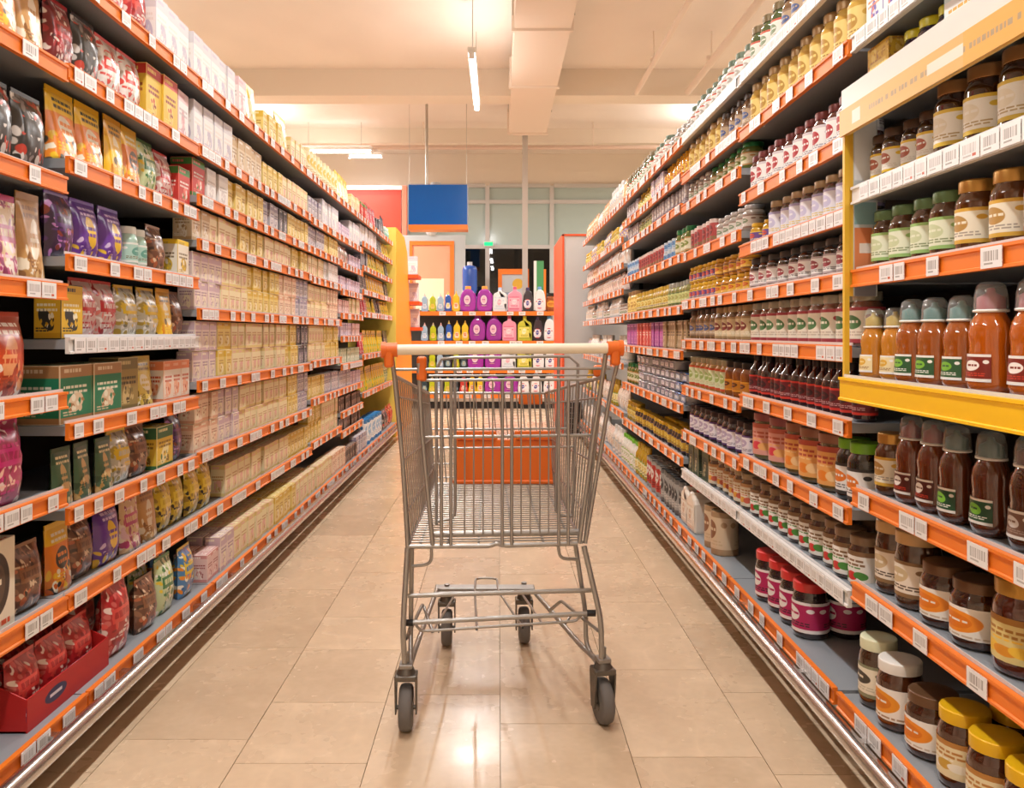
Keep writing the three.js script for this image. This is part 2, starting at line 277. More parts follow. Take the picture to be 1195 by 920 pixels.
function facePlate(pts, z) { const s = new THREE.Shape(); pts.forEach(([x, y], i) => (i ? s.lineTo(x, y) : s.moveTo(x, y))); const g = new THREE.ExtrudeGeometry(s, { depth: 0.002, bevelEnabled: false }); g.computeBoundingBox(); const b = g.boundingBox, uv = g.attributes.uv, p = g.attributes.position; for (let i = 0; i < uv.count; i++) uv.setXY(i, (p.getX(i) - b.min.x) / (b.max.x - b.min.x), (p.getY(i) - b.min.y) / (b.max.y - b.min.y)); return g.translate(0, 0, z); }
const oval = (cx, cy, a, b, n = 20) => Array.from({ length: n }, (_, i) => [cx + a * Math.cos(i / n * 2 * PI), cy + b * Math.sin(i / n * 2 * PI)]);

const SHAPES = {
  carton: (t) => [['body', new RoundedBoxGeometry(t.w, t.h, t.d, 1, 0.002).translate(0, t.h / 2, 0), t.art(0.5)]],
  pouch: (t) => [['body', film(t.w, t.h * 0.93, t.d, false), t.art(0.33)], ['top_seal', box(t.w * 0.96, t.h * 0.075, 0.003, 0, t.h * 0.925 + t.h * 0.0375, 0), t.col(1, 0.35)]],
  bag: (t) => [['body', film(t.w, t.h * 0.95, t.d, true), t.art(0.28)], ['top_seal', box(t.w * 0.97, t.h * 0.06, 0.003, 0, t.h * 0.97, 0), t.col(1, 0.3)]],
  jar: (t) => {
    const r = t.w / 2 - 0.001, h = t.h, n = r > 0.032 ? 20 : 14;
    const lw = t.lidW ?? 0.86;
    return [['glass', lathe([[0, 0], [r * 0.86, 0.001], [r * 0.97, 0.007], [r, 0.018], [r, h * 0.68], [r * 0.94, h * 0.75], [r * lw * 0.94, h * 0.81], [r * lw * 0.94, h * 0.84]], n), t.col(0, 0.08, { clearcoat: 1, clearcoatRoughness: 0.04 })],
      ['lid', lathe([[r * lw * 0.96, h * 0.83], [r * lw, h * 0.835], [r * lw, h * 0.975], [r * lw * 0.95, h], [r * lw * 0.6, h * 0.997], [0, h * 0.993]], n), t.col(1, 0.3, { metalness: t.metalLid ?? 0.25 })],
      ['label', sleeve(r + 0.0008, h * (t.l0 ?? 0.16), h * (t.l1 ?? 0.62)), t.art(0.5)]];
  },
  bottle: (t) => {
    const r = t.w / 2 - 0.001, h = t.h;
    return [['glass', lathe([[0, 0], [r * 0.9, 0.001], [r, 0.01], [r, h * 0.58], [r * 0.9, h * 0.67], [r * 0.5, h * 0.78], [r * 0.42, h * 0.88]], 16), t.col(0, 0.08, { clearcoat: 1, clearcoatRoughness: 0.05 })],
      ['cap', lathe([[r * 0.46, h * 0.86], [r * 0.48, h * 0.865], [r * 0.48, h * 0.985], [r * 0.4, h], [0, h]], 14), t.col(1, 0.35)],
      ['label', sleeve(r + 0.0008, h * 0.12, h * 0.52), t.art(0.5)]];
  },
  squeeze: (t) => {
    const r = t.w / 2 - 0.001, h = t.h, oval2 = (g) => g.scale(1, 1, 0.8);
    return [['body', oval2(lathe([[0, 0], [r * 0.8, 0.001], [r * 0.95, 0.012], [r, h * 0.1], [r * 0.93, h * 0.3], [r * 0.88, h * 0.42], [r * 0.93, h * 0.54], [r * 0.84, h * 0.64], [r * 0.62, h * 0.72], [r * 0.58, h * 0.74]], 24)), t.col(0, 0.06, { clearcoat: 1, clearcoatRoughness: 0.03,  })],
      ['collar', oval2(lathe([[r * 0.6, h * 0.725], [r * 0.74, h * 0.73], [r * 0.74, h * 0.75], [r * 0.6, h * 0.755]], 20)), t.col(3, 0.3)],
      ['spout', oval2(lathe([[r * 0.6, h * 0.752], [r * 0.58, h * 0.86], [r * 0.2, h * 0.9], [r * 0.16, h * 0.94], [0, h * 0.945]], 16)), t.col(1, 0.35)],
      ['dust_cap', oval2(lathe([[r * 0.72, h * 0.755], [r * 0.69, h * 0.88], [r * 0.6, h * 0.96], [r * 0.4, h * 0.995], [0, h]], 20)), M(0xe9eeee, 0.08, 0, { transmission: 0.85, thickness: 0 })],
      ['label', oval2(badge(r * 1.0 + 0.0012, h * 0.12, h * 0.36, r * 0.93 + 0.0012)), t.art(0.4)]];
  },
  can: (t) => {
    const r = t.w / 2 - 0.001, h = t.h;
    return [['body', lathe([[0, 0.001], [r * 0.94, 0.0015], [r, 0], [r, 0.004], [r * 0.98, 0.006], [r * 0.98, h - 0.006], [r, h - 0.004], [r, h], [r * 0.95, h], [r * 0.93, h - 0.005], [0, h - 0.005]], 16), t.col(1, 0.3, { metalness: t.tin ?? 0.7 })],
      ['label', sleeve(r * 0.98 + 0.0008, 0.007, h - 0.007, 20), t.art(0.42)]];
  },
  tub: (t) => [['tray', lathe([[0, 0], [0.6, 0], [0.64, 0.1], [0.7, 0.8], [0.7, 0.85]], 4).rotateY(PI / 4).scale(t.w, t.h, t.d), t.col(0, 0.12, { clearcoat: 1 })],
    ['lid', lathe([[0.7, 0.85], [0.72, 0.86], [0.72, 0.92], [0.68, 0.99], [0, 0.98]], 4).rotateY(PI / 4).scale(t.w * 0.98, t.h, t.d * 0.98), t.col(1, 0.2, { clearcoat: 1 })],
    ['label', facePlate([[-t.w * 0.3, t.h * 0.2], [t.w * 0.3, t.h * 0.2], [t.w * 0.3, t.h * 0.75], [-t.w * 0.3, t.h * 0.75]], t.d * 0.497), t.art(0.5)]],
  jug: (t) => {                                          // round shouldered detergent jug with a moulded grip
    const w = t.w / 2, h = t.h * 0.86, body = smoothLoop([[-w * 0.8, 0.004], [w * 0.8, 0.004], [w * 0.97, h * 0.12], [w, h * 0.5], [w * 0.82, h * 0.82], [w * 0.4, h], [-w * 0.4, h], [-w * 0.82, h * 0.82], [-w, h * 0.5], [-w * 0.97, h * 0.12]]);
    return [['body', plate(body, t.d, 0.018, [oval(w * 0.76, h * 0.6, w * 0.1, h * 0.17, 10)]), t.col(0, 0.25, { clearcoat: 0.6 })],
      ['cap', lathe([[w * 0.36, h * 0.96], [w * 0.4, h * 0.97], [w * 0.37, t.h * 0.99], [w * 0.3, t.h], [0, t.h]], 14), t.col(1, 0.35)],
      ['label', facePlate(oval(-w * 0.1, h * 0.5, w * 0.56, h * 0.3), t.d / 2 - 0.001), t.art(0.4)]];
  },
  flask: (t) => {                                        // square shouldered bottle with a narrow neck
    const w = t.w / 2, h = t.h * 0.88, b = [[-w * 0.94, 0], [w * 0.94, 0], [w, h * 0.06], [w * 0.97, h * 0.74], [w * 0.8, h * 0.85], [w * 0.3, h * 0.93], [w * 0.24, h], [-w * 0.24, h], [-w * 0.3, h * 0.93], [-w * 0.8, h * 0.85], [-w * 0.97, h * 0.74], [-w, h * 0.06]];
    return [['body', plate(b, t.d, 0.012, t.grip ? [[[w * 0.62, h * 0.4], [w * 0.82, h * 0.4], [w * 0.8, h * 0.62], [w * 0.7, h * 0.64]]] : []), t.col(0, 0.25, { clearcoat: 0.6 })],
      ['cap', lathe([[w * 0.22, h * 0.97], [w * 0.27, h * 0.975], [w * 0.25, t.h * 0.98], [w * 0.18, t.h], [0, t.h]], 12), t.col(1, 0.35)],
      ['label', facePlate([[-w * 0.8, h * 0.1], [w * 0.6, h * 0.1], [w * 0.6, h * 0.68], [-w * 0.8, h * 0.68]], t.d / 2 - 0.001), t.art(0.4)]];
  },
  gripper: (t) => {                                      // slim detergent bottle with a slanted handle hole
    const w = t.w / 2, h = t.h * 0.87, b = smoothLoop([[-w * 0.85, 0.003], [w * 0.85, 0.003], [w, h * 0.2], [w * 0.96, h * 0.55], [w * 0.6, h * 0.92], [w * 0.2, h], [-w * 0.35, h], [-w * 0.7, h * 0.85], [-w * 0.95, h * 0.5], [-w, h * 0.2]]);
    return [['body', plate(b, t.d, 0.014, [oval(w * 0.5, h * 0.68, w * 0.14, h * 0.12, 10)]), t.col(0, 0.22, { clearcoat: 0.6 })],
      ['cap', lathe([[w * 0.3, h * 0.97], [w * 0.36, h * 0.98], [w * 0.34, t.h * 0.98], [w * 0.26, t.h], [0, t.h]], 12).translate(-w * 0.08, 0, 0), t.col(1, 0.35)],
      ['label', facePlate(oval(-w * 0.12, h * 0.34, w * 0.7, h * 0.24), t.d / 2 - 0.001), t.art(0.4)]];
  },
  soap: (t) => {                                         // small dish soap bottle
    const w = t.w / 2, h = t.h * 0.82, b = smoothLoop([[-w * 0.85, 0.003], [w * 0.85, 0.003], [w, h * 0.25], [w * 0.8, h * 0.55], [w * 0.85, h * 0.8], [w * 0.35, h], [-w * 0.35, h], [-w * 0.85, h * 0.8], [-w * 0.8, h * 0.55], [-w, h * 0.25]]);
    return [['body', plate(b, t.d, 0.01), t.col(0, 0.2, { clearcoat: 0.8 })],
      ['cap', lathe([[w * 0.34, h * 0.97], [w * 0.36, h * 1.06], [w * 0.14, h * 1.1], [w * 0.12, t.h], [0, t.h]], 12), t.col(1, 0.35)],
      ['label', facePlate(oval(0, h * 0.33, w * 0.62, h * 0.22), t.d / 2 - 0.001), t.art(0.4)]];
  },
};
// ------------------------------------------------------------------ the products: key: [shape, name, category, look, w, h, d, print style, palette, extras]
const TYPES = {};
const T = (key, shape, name, category, look, w, h, d, style, palette, extra = {}) => { TYPES[key] = { key, shape, name, category, look, w, h, d, style, p: palette.split(' ').map((c) => '#' + c), ...extra }; };
const mats = new Map();
function prep(t, h) {                                    // builds a product's parts at a height, once
  const key = t.key + h.toFixed(3); t.made ??= new Map(); if (t.made.has(h.toFixed(3))) return t.made.get(h.toFixed(3));
  t.map ??= print(t.style, t.p.slice(t.from ?? 0));
  const ask = { ...t, h, art: (rough) => { const k = t.key + 'art' + rough; if (!mats.has(k)) mats.set(k, M(0xffffff, rough, 0, { map: t.map, clearcoat: rough < 0.4 ? 0.5 : 0, clearcoatRoughness: 0.25 })); return mats.get(k); }, col: (i, rough, extra = {}) => { const k = t.key + i + rough; if (!mats.has(k)) mats.set(k, M(t.p[i % t.p.length], rough, 0, extra)); return mats.get(k); } };
  const parts = SHAPES[t.shape](ask); { let low = 9; for (const [, g] of parts) { g.computeBoundingBox(); low = Math.min(low, g.boundingBox.min.y); } for (const [, g] of parts) g.translate(0, -low, 0); } t.made.set(h.toFixed(3), parts); return parts;
}
function product(t, h, pos, turn, label, group, small) {
  const parts = prep(t, h); let o;
  if (parts.length === 1) { o = mesh(numbered(t.name), parts[0][1], parts[0][2], scene); }
  else if (small) { parts.all ??= [mergeGeometries(parts.map(([, g]) => { const q = flat(g).clone(); for (const k of Object.keys(q.attributes)) if (!['position', 'normal', 'uv'].includes(k)) q.deleteAttribute(k); return q; }), true), parts.map((p) => p[2])]; o = mesh(numbered(t.name), parts.all[0], parts.all[1], scene); }
  else { o = new THREE.Group(); o.name = numbered(t.name); scene.add(o); for (const [n, g, m] of parts) mesh(n, g, m, o); }
  o.position.copy(pos); o.rotation.y = turn; return tag(o, label, t.category, group);
}
// bags, pouches and cartons of the dry goods gondola
T('tea', 'carton', 'tea_carton', 'carton', 'dark teal carton', 0.1, 0.2, 0.08, 'carton', '2f5d57 1f423e c9a24a e8e0c8');
T('yop', 'pouch', 'nut_pouch', 'pouch', 'orange pouch with a yellow top', 0.15, 0.22, 0.08, 'pouch', 'ef8a1e f5c81c f3ead6 3d3a2c d96a10', { shiny: 1 });
T('kraft', 'pouch', 'kraft_pouch', 'pouch', 'tan kraft paper pouch', 0.13, 0.22, 0.08, 'pouch', 'c99a5e b98a4c efe3cc 8a5a2c e0c088');
T('drk', 'bag', 'snack_bag', 'bag', 'dark red snack bag', 0.12, 0.19, 0.08, 'busy', '7c1d20 b3262b e9d8cc 4a1214 d8a09a');
T('blk', 'bag', 'coffee_bag', 'bag', 'charcoal coffee bag with red print', 0.13, 0.19, 0.08, 'busy', '3a3735 222120 8c8784 c5402f d9d4ce');
T('wrf', 'bag', 'biscuit_bag', 'bag', 'white bag with red flower print', 0.14, 0.18, 0.08, 'busy', 'ece4dc d9483f f2ece6 c7b8a4 e0665c');
T('yred', 'carton', 'biscuit_carton', 'carton', 'yellow and red biscuit carton', 0.12, 0.18, 0.07, 'carton', 'e2bd3e c5392b f0d070 8c2a1e');
T('whp', 'carton', 'wafer_carton', 'carton', 'white carton with pale pink print', 0.11, 0.17, 0.07, 'carton', 'efe6e2 e0bfc0 d8a4a8 c2b4b4');
T('yel', 'pouch', 'chip_pouch', 'pouch', 'bright yellow pouch', 0.12, 0.2, 0.07, 'pouch', 'f2c21a e3a80f f7efd0 5a4a18 d98a14');
T('oyb', 'pouch', 'chocolate_pouch', 'pouch', 'orange pouch with black and yellow top', 0.12, 0.19, 0.07, 'pouch', 'e8831c f0bf22 2a2623 f4ecd8 c85c12');
T('grn', 'bag', 'lentil_bag', 'bag', 'pale green and white bag', 0.13, 0.18, 0.08, 'busy', 'c9d6a4 3f7d46 f0efe2 7ba352 e6c832');
T('rwh', 'bag', 'candy_bag', 'bag', 'red and white candy bag', 0.13, 0.17, 0.08, 'busy', 'd9b8b0 c22a30 f3ece8 9e1f26 e8867c');
T('redc', 'carton', 'chocolate_carton', 'carton', 'red carton with a green base', 0.13, 0.14, 0.08, 'carton', 'c93a30 4a8a3e e67a6c f0e2d8');
T('dpur', 'bag', 'chocolate_bag', 'bag', 'dark purple chocolate bag', 0.12, 0.17, 0.08, 'busy', '3d2648 5a2f78 2a1a30 c78ad0 8a3a2e');
T('pur', 'bag', 'praline_bag', 'bag', 'purple and yellow praline bag', 0.13, 0.17, 0.08, 'pouch', '6b3aa0 5a2a90 f0c63a d8c4e8 c96a3a');
T('mint', 'jar', 'spread_jar', 'jar', 'mint green jar with a pale lid', 0.075, 0.13, 0.075, 'label', 'a9cdbf e3e6dd 5e9a8a 7c6a4c', { metalLid: 0 });
T('brn', 'bag', 'cookie_bag', 'bag', 'brown cookie bag', 0.12, 0.16, 0.08, 'busy', '6e4632 8f6244 3d261a d9c0a0 b4613a');
T('yelw', 'carton', 'sugar_carton', 'carton', 'white carton with a yellow lid band', 0.11, 0.13, 0.08, 'carton', 'f0ead8 eec928 c9a83a 8a7a5a');
T('ylb', 'carton', 'cocoa_carton', 'carton', 'yellow carton with black print', 0.11, 0.14, 0.07, 'carton', 'dcb02a c99a1c 2c2a26 efe6c8');
T('sil', 'bag', 'seed_bag', 'bag', 'yellow and silver seed bag', 0.13, 0.16, 0.08, 'busy', 'c9c4b0 e3c02e f3efe4 8a8570 b49a3a');
T('grnc', 'carton', 'granola_carton', 'carton', 'deep green carton with kraft brown lid', 0.17, 0.15, 0.12, 'carton', '1e7a54 a6784a d9c2a0 e8e2cc');
T('olv', 'carton', 'oat_carton', 'carton', 'olive kraft carton', 0.12, 0.16, 0.09, 'carton', '9a8248 7d6a3c c9b27a 4a3f28');
T('yelc', 'pouch', 'cracker_pouch', 'pouch', 'pale yellow cracker pouch', 0.13, 0.16, 0.07, 'pouch', 'e3c95e cdb048 f3ead0 7a6428');
T('orw', 'carton', 'bar_carton', 'carton', 'orange and white striped carton', 0.08, 0.14, 0.08, 'carton', 'efe2d4 e88a5e f0b898 c95a3a');
T('tgrn', 'pouch', 'breadstick_pouch', 'pouch', 'dark green pouch with tan sticks print', 0.09, 0.15, 0.05, 'pouch', '4a6a4c 35543a c9a468 e3cf9a b98a4a');
T('ygrn', 'carton', 'rusk_carton', 'carton', 'yellow carton with a green top', 0.14, 0.14, 0.08, 'carton', 'e0bc3c 3f6f44 efe0a8 8a6a20');
T('pnk', 'pouch', 'fruit_pouch', 'pouch', 'pink and kraft stand-up pouch', 0.13, 0.2, 0.07, 'busy', 'd9b98c b83a72 e9c4cf 8f2a58 f0e0d0');
T('orr', 'bag', 'crisp_bag', 'bag', 'orange-red foil crisp bag', 0.17, 0.2, 0.09, 'pouch', 'c8461c a83414 e9a06a f3e6da 7a2410');
T('mag', 'bag', 'puff_bag', 'bag', 'magenta foil snack bag', 0.17, 0.2, 0.09, 'busy', 'b01e5c d42a84 f0c4b0 7a1430 e8d0c8');
T('wrd', 'carton', 'muesli_carton', 'carton', 'white carton with a dark disc', 0.16, 0.2, 0.09, 'round', 'ece2cc 3a2c26 5a4638 d8552e');
T('yblk', 'bag', 'pasta_bag', 'bag', 'yellow pasta bag with black print', 0.12, 0.17, 0.07, 'busy', 'd9bc2a f0da4a 33302a a98a1c e9e2b8');
T('redb', 'bag', 'cracker_bag', 'bag', 'red foil cracker bag', 0.14, 0.2, 0.09, 'busy', 'b0262a d84a42 8c1a20 efd8ce c9605a');
T('blu', 'bag', 'rice_bag', 'bag', 'blue and yellow rice bag', 0.12, 0.17, 0.08, 'busy', '4a7fb0 e0c02e efe8d8 2f5f94 e88a2e');
T('wht', 'carton', 'milk_carton', 'carton', 'white carton with silver print', 0.1, 0.17, 0.07, 'carton', 'efece8 d6d2d4 c4bccb e6dcd4');
T('tan', 'carton', 'flour_carton', 'carton', 'tan and white carton', 0.09, 0.15, 0.07, 'carton', 'dcc7a4 c9a878 efe6d8 a98a64');
T('whb', 'carton', 'starch_carton', 'carton', 'plain white carton', 0.1, 0.13, 0.08, 'carton', 'f3f1ec e6e2dc d8d0cc c9c2bc');
T('ylw', 'carton', 'cereal_carton', 'carton', 'yellow cereal carton', 0.075, 0.13, 0.06, 'carton', 'e9cf7a dcb53e f3e6bc b98f3a');
T('crm', 'carton', 'porridge_carton', 'carton', 'cream porridge carton', 0.085, 0.13, 0.06, 'carton', 'f0e2b6 e3cb84 e9b9a8 c9a06a');
T('lil', 'carton', 'infant_cereal_carton', 'carton', 'lilac and cream infant cereal carton', 0.08, 0.13, 0.06, 'carton', 'e6d2cc cdb0b8 f3e6c8 a98a98');
T('pch', 'carton', 'rice_cereal_carton', 'carton', 'peach coloured cereal carton', 0.08, 0.13, 0.06, 'carton', 'efd0b4 e0ad8c f5e8cc b9866a');
T('slv', 'carton', 'pudding_carton', 'carton', 'grey and mauve pudding carton', 0.075, 0.13, 0.06, 'carton', 'c6bfc4 9a8fa2 e3dad2 6e6478');
T('ylt', 'pouch', 'oatmeal_pouch', 'pouch', 'tall pale yellow oatmeal pouch', 0.12, 0.21, 0.07, 'pouch', 'f0e4b0 e0c23a fbf6e4 c9a44a');
T('ccn', 'can', 'milk_powder_can', 'can', 'cream milk powder can', 0.085, 0.16, 0.085, 'label', 'efe3c0 e3d6a8 dcbf5e b9a070', { tin: 0.2 });
T('grd', 'carton', 'dessert_carton', 'carton', 'dark grey and white dessert carton', 0.075, 0.13, 0.06, 'carton', '5e5a60 3a383e d9d4d0 9a8fa0');
T('lls', 'carton', 'puree_carton', 'carton', 'small lilac puree carton', 0.06, 0.1, 0.06, 'carton', 'dac8d6 c2a8c4 f0e4ea a080a4');
T('pks', 'carton', 'biscuit_box', 'carton', 'small rose biscuit box', 0.065, 0.1, 0.06, 'carton', 'e6c3bd d6938f f3e2da a9605c');
T('mts', 'carton', 'herbal_tea_box', 'carton', 'small pale green tea box', 0.065, 0.11, 0.06, 'carton', 'd3dcc0 a4b88a efefdc 7a8f5e');
T('drk2', 'carton', 'dark_chocolate_box', 'carton', 'small dark brown chocolate box', 0.06, 0.1, 0.06, 'carton', '4a3832 6e5248 c9b09a 2a201c');
T('redp', 'pouch', 'cherry_pouch', 'pouch', 'crimson pouch', 0.11, 0.18, 0.06, 'pouch', 'c8283a a81c30 f0b8b0 e8d8cc');
T('yfl', 'pouch', 'banana_chip_pouch', 'pouch', 'lemon yellow pouch with green foot', 0.12, 0.2, 0.07, 'pouch', 'efcc22 e0b818 a9c04a 6a5a1a');
T('bkp', 'pouch', 'espresso_pouch', 'pouch', 'black pouch with pale print', 0.09, 0.2, 0.06, 'pouch', '2c2a2a 1c1b1b c9c2b4 8f8a80');
T('wcy', 'can', 'formula_can', 'can', 'white can with a blue foot', 0.11, 0.2, 0.11, 'label', 'f2f3f2 3f86c0 9ac2e0 c9d0d4', { tin: 0 });
T('rdb', 'bag', 'paprika_bag', 'bag', 'orange-red bag with dark stripe', 0.12, 0.2, 0.08, 'busy', 'd84a24 b9301a 3a3a44 f0c890');
// jars, bottles and cans of the preserves gondola
T('hgd', 'jar', 'honey_jar', 'jar', 'dark honey jar with gold lid and white-yellow label', 0.092, 0.155, 0.09, 'label', '3a1c0c b98a5a efe9dc dcb93c e6dcc4 b9a070', { from: 2, metalLid: 0.6 });
T('hsm', 'jar', 'honey_jar', 'jar', 'small dark honey jar with yellow-striped label', 0.07, 0.12, 0.07, 'label', '2c160c 4a3426 e9e4d8 e0b828 a9583c d8cfc0', { from: 2 });
T('hgr', 'jar', 'honey_jar', 'jar', 'honey jar with green lid and pale green label', 0.085, 0.14, 0.085, 'label', '4a2810 5e7a4c e4ead0 9ac070 c9d4a8 8a9a6a', { from: 2 });
T('hgl', 'jar', 'honey_jar', 'jar', 'amber honey jar with gold lid and ivory label', 0.085, 0.145, 0.085, 'label', '5a300e c29248 efe8d2 d9aa3c b98f4a a9a090', { from: 2, metalLid: 0.6 });
T('hrd', 'jar', 'honey_jar', 'jar', 'honey jar with brown lid and red-edged white label', 0.09, 0.155, 0.09, 'label', '4a2010 6e4c3a f3efe8 d2482a c2b4a0 9a8f84', { from: 2 });
T('hbp', 'squeeze', 'honey_bottle', 'bottle', 'amber squeeze bottle with pink spout and red label', 0.095, 0.205, 0.08, 'label', 'b4560a c2606a 7c2416 efece6 f3ece6 c9402a', { from: 2, amber: 1 });
T('hbt', 'squeeze', 'honey_bottle', 'bottle', 'amber squeeze bottle with teal spout and green label', 0.088, 0.185, 0.075, 'label', '9a4c10 4f8a86 2f5a34 efece6 7ab83e f0efe6', { from: 2, amber: 1 });
T('hby', 'squeeze', 'honey_bottle', 'bottle', 'golden squeeze bottle with yellow spout and cream label', 0.08, 0.17, 0.07, 'label', 'c07a1e e0b428 ead9a8 efece6 d9a83a 8a5a2a', { from: 2, amber: 1 });
T('dbp', 'squeeze', 'syrup_bottle', 'bottle', 'brown syrup bottle with red spout and white badge', 0.088, 0.195, 0.075, 'label', '6a2c0c a8323a 54180e e6e0d8 f0eae4 d23e26', { from: 2, amber: 1 });
T('dbt', 'squeeze', 'syrup_bottle', 'bottle', 'brown syrup bottle with teal spout and green badge', 0.088, 0.195, 0.075, 'label', '5a280e 3f6a68 1f4a2c e6e0d8 7ac23e f0efe6', { from: 2, amber: 1 });
T('dbo', 'squeeze', 'syrup_bottle', 'bottle', 'dark syrup bottle with grey badge', 0.085, 0.2, 0.075, 'label', '4a2410 7a3a3a 7a5a4a e6e0d8 d6d0cc a08a7c', { from: 2, amber: 1 });
T('horg', 'jar', 'honeycomb_jar', 'jar', 'squat honey jar with orange disc label', 0.11, 0.13, 0.11, 'round', '3c1a0a 6a4a30 f0ece4 ee8f22 e07a14 c9b8a0', { from: 2, lidW: 0.9 });
T('hkft', 'jar', 'artisan_honey_jar', 'jar', 'honey jar capped with kraft paper', 0.1, 0.17, 0.1, 'label', '4a2a14 c9a06a e9e0d0 8a6a44 c9b48c 5a4a3a', { from: 2, metalLid: 0, lidW: 0.98 });
T('hbig', 'jar', 'large_honey_jar', 'jar', 'large honey jar with golden fruit label', 0.12, 0.17, 0.12, 'fruit', '55200c b98a38 dcc884 a8742a e0962a f0c23c', { from: 2, metalLid: 0.5, lidW: 0.92 });
T('hyl', 'jar', 'flower_honey_jar', 'jar', 'honey jar with bright yellow lid', 0.1, 0.15, 0.1, 'fruit', '46200c e6b414 e6d8ae b9803a c9a03c f0ead8', { from: 2, metalLid: 0.1, lidW: 0.93 });
T('hwl', 'jar', 'pine_honey_jar', 'jar', 'honey jar with white lid and orange label', 0.1, 0.15, 0.1, 'round', '4a2410 ece8e0 f0eae0 e8941e d87a14 a98a6a', { from: 2, metalLid: 0, lidW: 0.93 });
T('hpl', 'jar', 'herb_honey_jar', 'jar', 'honey jar with pale green lid and cream label', 0.09, 0.16, 0.09, 'label', '3e2412 dfe0bc ece4cc 8a8a6a 4a4438 c9c2a8', { from: 2, metalLid: 0, lidW: 0.93 });
T('ypl', 'jar', 'lemon_curd_jar', 'jar', 'dark purple jar with a lime yellow lid', 0.075, 0.12, 0.075, 'label', '3a2c48 dcd21e 6e5a86 b9a8cc e0d84a 4a3a5e', { from: 2, metalLid: 0 });
T('wtl', 'carton', 'syrup_carton', 'carton', 'white carton with teal print', 0.12, 0.15, 0.07, 'carton', 'ecebe8 cfe2e2 3fa8b4 e0a83c');
T('ybx', 'carton', 'honey_carton', 'carton', 'golden yellow carton', 0.11, 0.14, 0.08, 'busy', 'e0b93e f0d476 c9962a b98a4a');
T('wob', 'carton', 'sweetener_carton', 'carton', 'white carton with blue and orange print', 0.09, 0.12, 0.06, 'carton', 'ebe6e2 d6cdd6 5a4aa8 ee7a3a');
T('gcn', 'jar', 'mustard_jar', 'jar', 'yellow mustard jar with a tan lid', 0.085, 0.155, 0.085, 'label', 'e0bc5a b09060 e9cf7e d0a43a b98f3e a9803a', { from: 2, metalLid: 0.2, l0: 0.06, l1: 0.7 });
T('dgr', 'jar', 'pickle_jar', 'jar', 'green pickle jar with a white label', 0.09, 0.15, 0.09, 'label', '4a5a34 7a6a4c ece6dc c9604a 8a9a7a b9b0a4', { from: 2 });
T('mix', 'jar', 'tahini_jar', 'jar', 'brown tahini jar with a dark lid', 0.09, 0.14, 0.09, 'label', '7a5a3c 3a2c24 b9a082 8a7058 4a5a8a d9cfc0', { from: 2 });
T('wgl', 'jar', 'cream_sauce_jar', 'jar', 'pale sauce jar with a grey-green lid', 0.085, 0.13, 0.085, 'label', 'd6d0c4 6a7a68 eeeae4 c9503a b9b4aa e6ded4', { from: 2 });
T('dwr', 'jar', 'jam_jar', 'jar', 'white-labelled jam jar with dark red lid', 0.082, 0.13, 0.082, 'label', '5a2a24 6e2e2c f0eeea d4ccd0 b0343a 9a94a0', { from: 2, l0: 0.1, l1: 0.7 });
T('pwl', 'jar', 'marmalade_jar', 'jar', 'marmalade jar with tan lid and lilac-white label', 0.082, 0.125, 0.082, 'label', '4a3a34 a58a64 e6e4ea a9a0c4 c4c0da d9bf6a', { from: 2, l0: 0.08, l1: 0.7 });
T('dwl', 'jar', 'olive_jar', 'jar', 'black olive jar with a white label', 0.088, 0.115, 0.088, 'label', '2a2220 3a3634 efebe6 b9a8a8 9a3a40 6a6460', { from: 2 });
T('yst', 'jar', 'pepper_jar', 'jar', 'squat yellow pepper jar with an amber lid', 0.08, 0.078, 0.08, 'label', 'b87a1a c9941e e0a82a 6a3a1c c2501e efd89a', { from: 2 });
T('yst2', 'jar', 'relish_jar', 'jar', 'squat yellow relish jar with a purple label', 0.078, 0.078, 0.078, 'label', 'c2921e dcae2a 6a4a8a e8c43e d9501e efe0b0', { from: 2 });
T('crj', 'jar', 'pesto_jar', 'jar', 'cream-labelled sauce jar with dusky red band', 0.085, 0.14, 0.085, 'label', '7a5240 a4a08e ece4d2 a83c44 4f7a4a c9b8a4', { from: 2, l0: 0.08, l1: 0.72 });
T('tnj', 'jar', 'bean_jar', 'jar', 'bean jar with tan lid and beige label', 0.085, 0.14, 0.085, 'label', '6a543c a48a60 dccba4 a98a5e 7a2e2a efe6d0', { from: 2, l0: 0.1, l1: 0.7 });
T('rbt', 'bottle', 'sauce_bottle', 'bottle', 'dark sauce bottle with a red label', 0.062, 0.165, 0.062, 'label', '33161a 2a1a1c 6e1f24 d93a30 3a1a1e c9a0a0', { from: 2 });
T('pkj', 'jar', 'chutney_jar', 'jar', 'large green-footed jar with pink sleeve', 0.13, 0.16, 0.13, 'fruit', '6a6030 9a5a5a e0a090 c2604c d93a4c e8b06a', { from: 2, lidW: 0.95, l0: 0.12, l1: 0.78 });
T('orj', 'jar', 'apricot_jar', 'jar', 'large jar with an orange sleeve', 0.13, 0.16, 0.13, 'fruit', '6a5220 9a6a54 e8a85e b9503c e8862a f0c890', { from: 2, lidW: 0.95, l0: 0.12, l1: 0.78 });
T('ghb', 'jar', 'date_syrup_jar', 'jar', 'black jar with green lid, white label', 0.095, 0.16, 0.095, 'label', '201c1a 7ab92e ecebe8 3a3634 e07a2a 6a6a6a', { from: 2, metalLid: 0, l0: 0.1, l1: 0.6 });
T('chj', 'jar', 'chocolate_spread_jar', 'jar', 'chocolate spread jar with brown lid, red print', 0.09, 0.13, 0.09, 'fruit', '4a2a1a 8a6f54 efece6 8a6a4a d23430 4a8a3a', { from: 2, metalLid: 0, lidW: 0.9, l0: 0.1, l1: 0.72 });
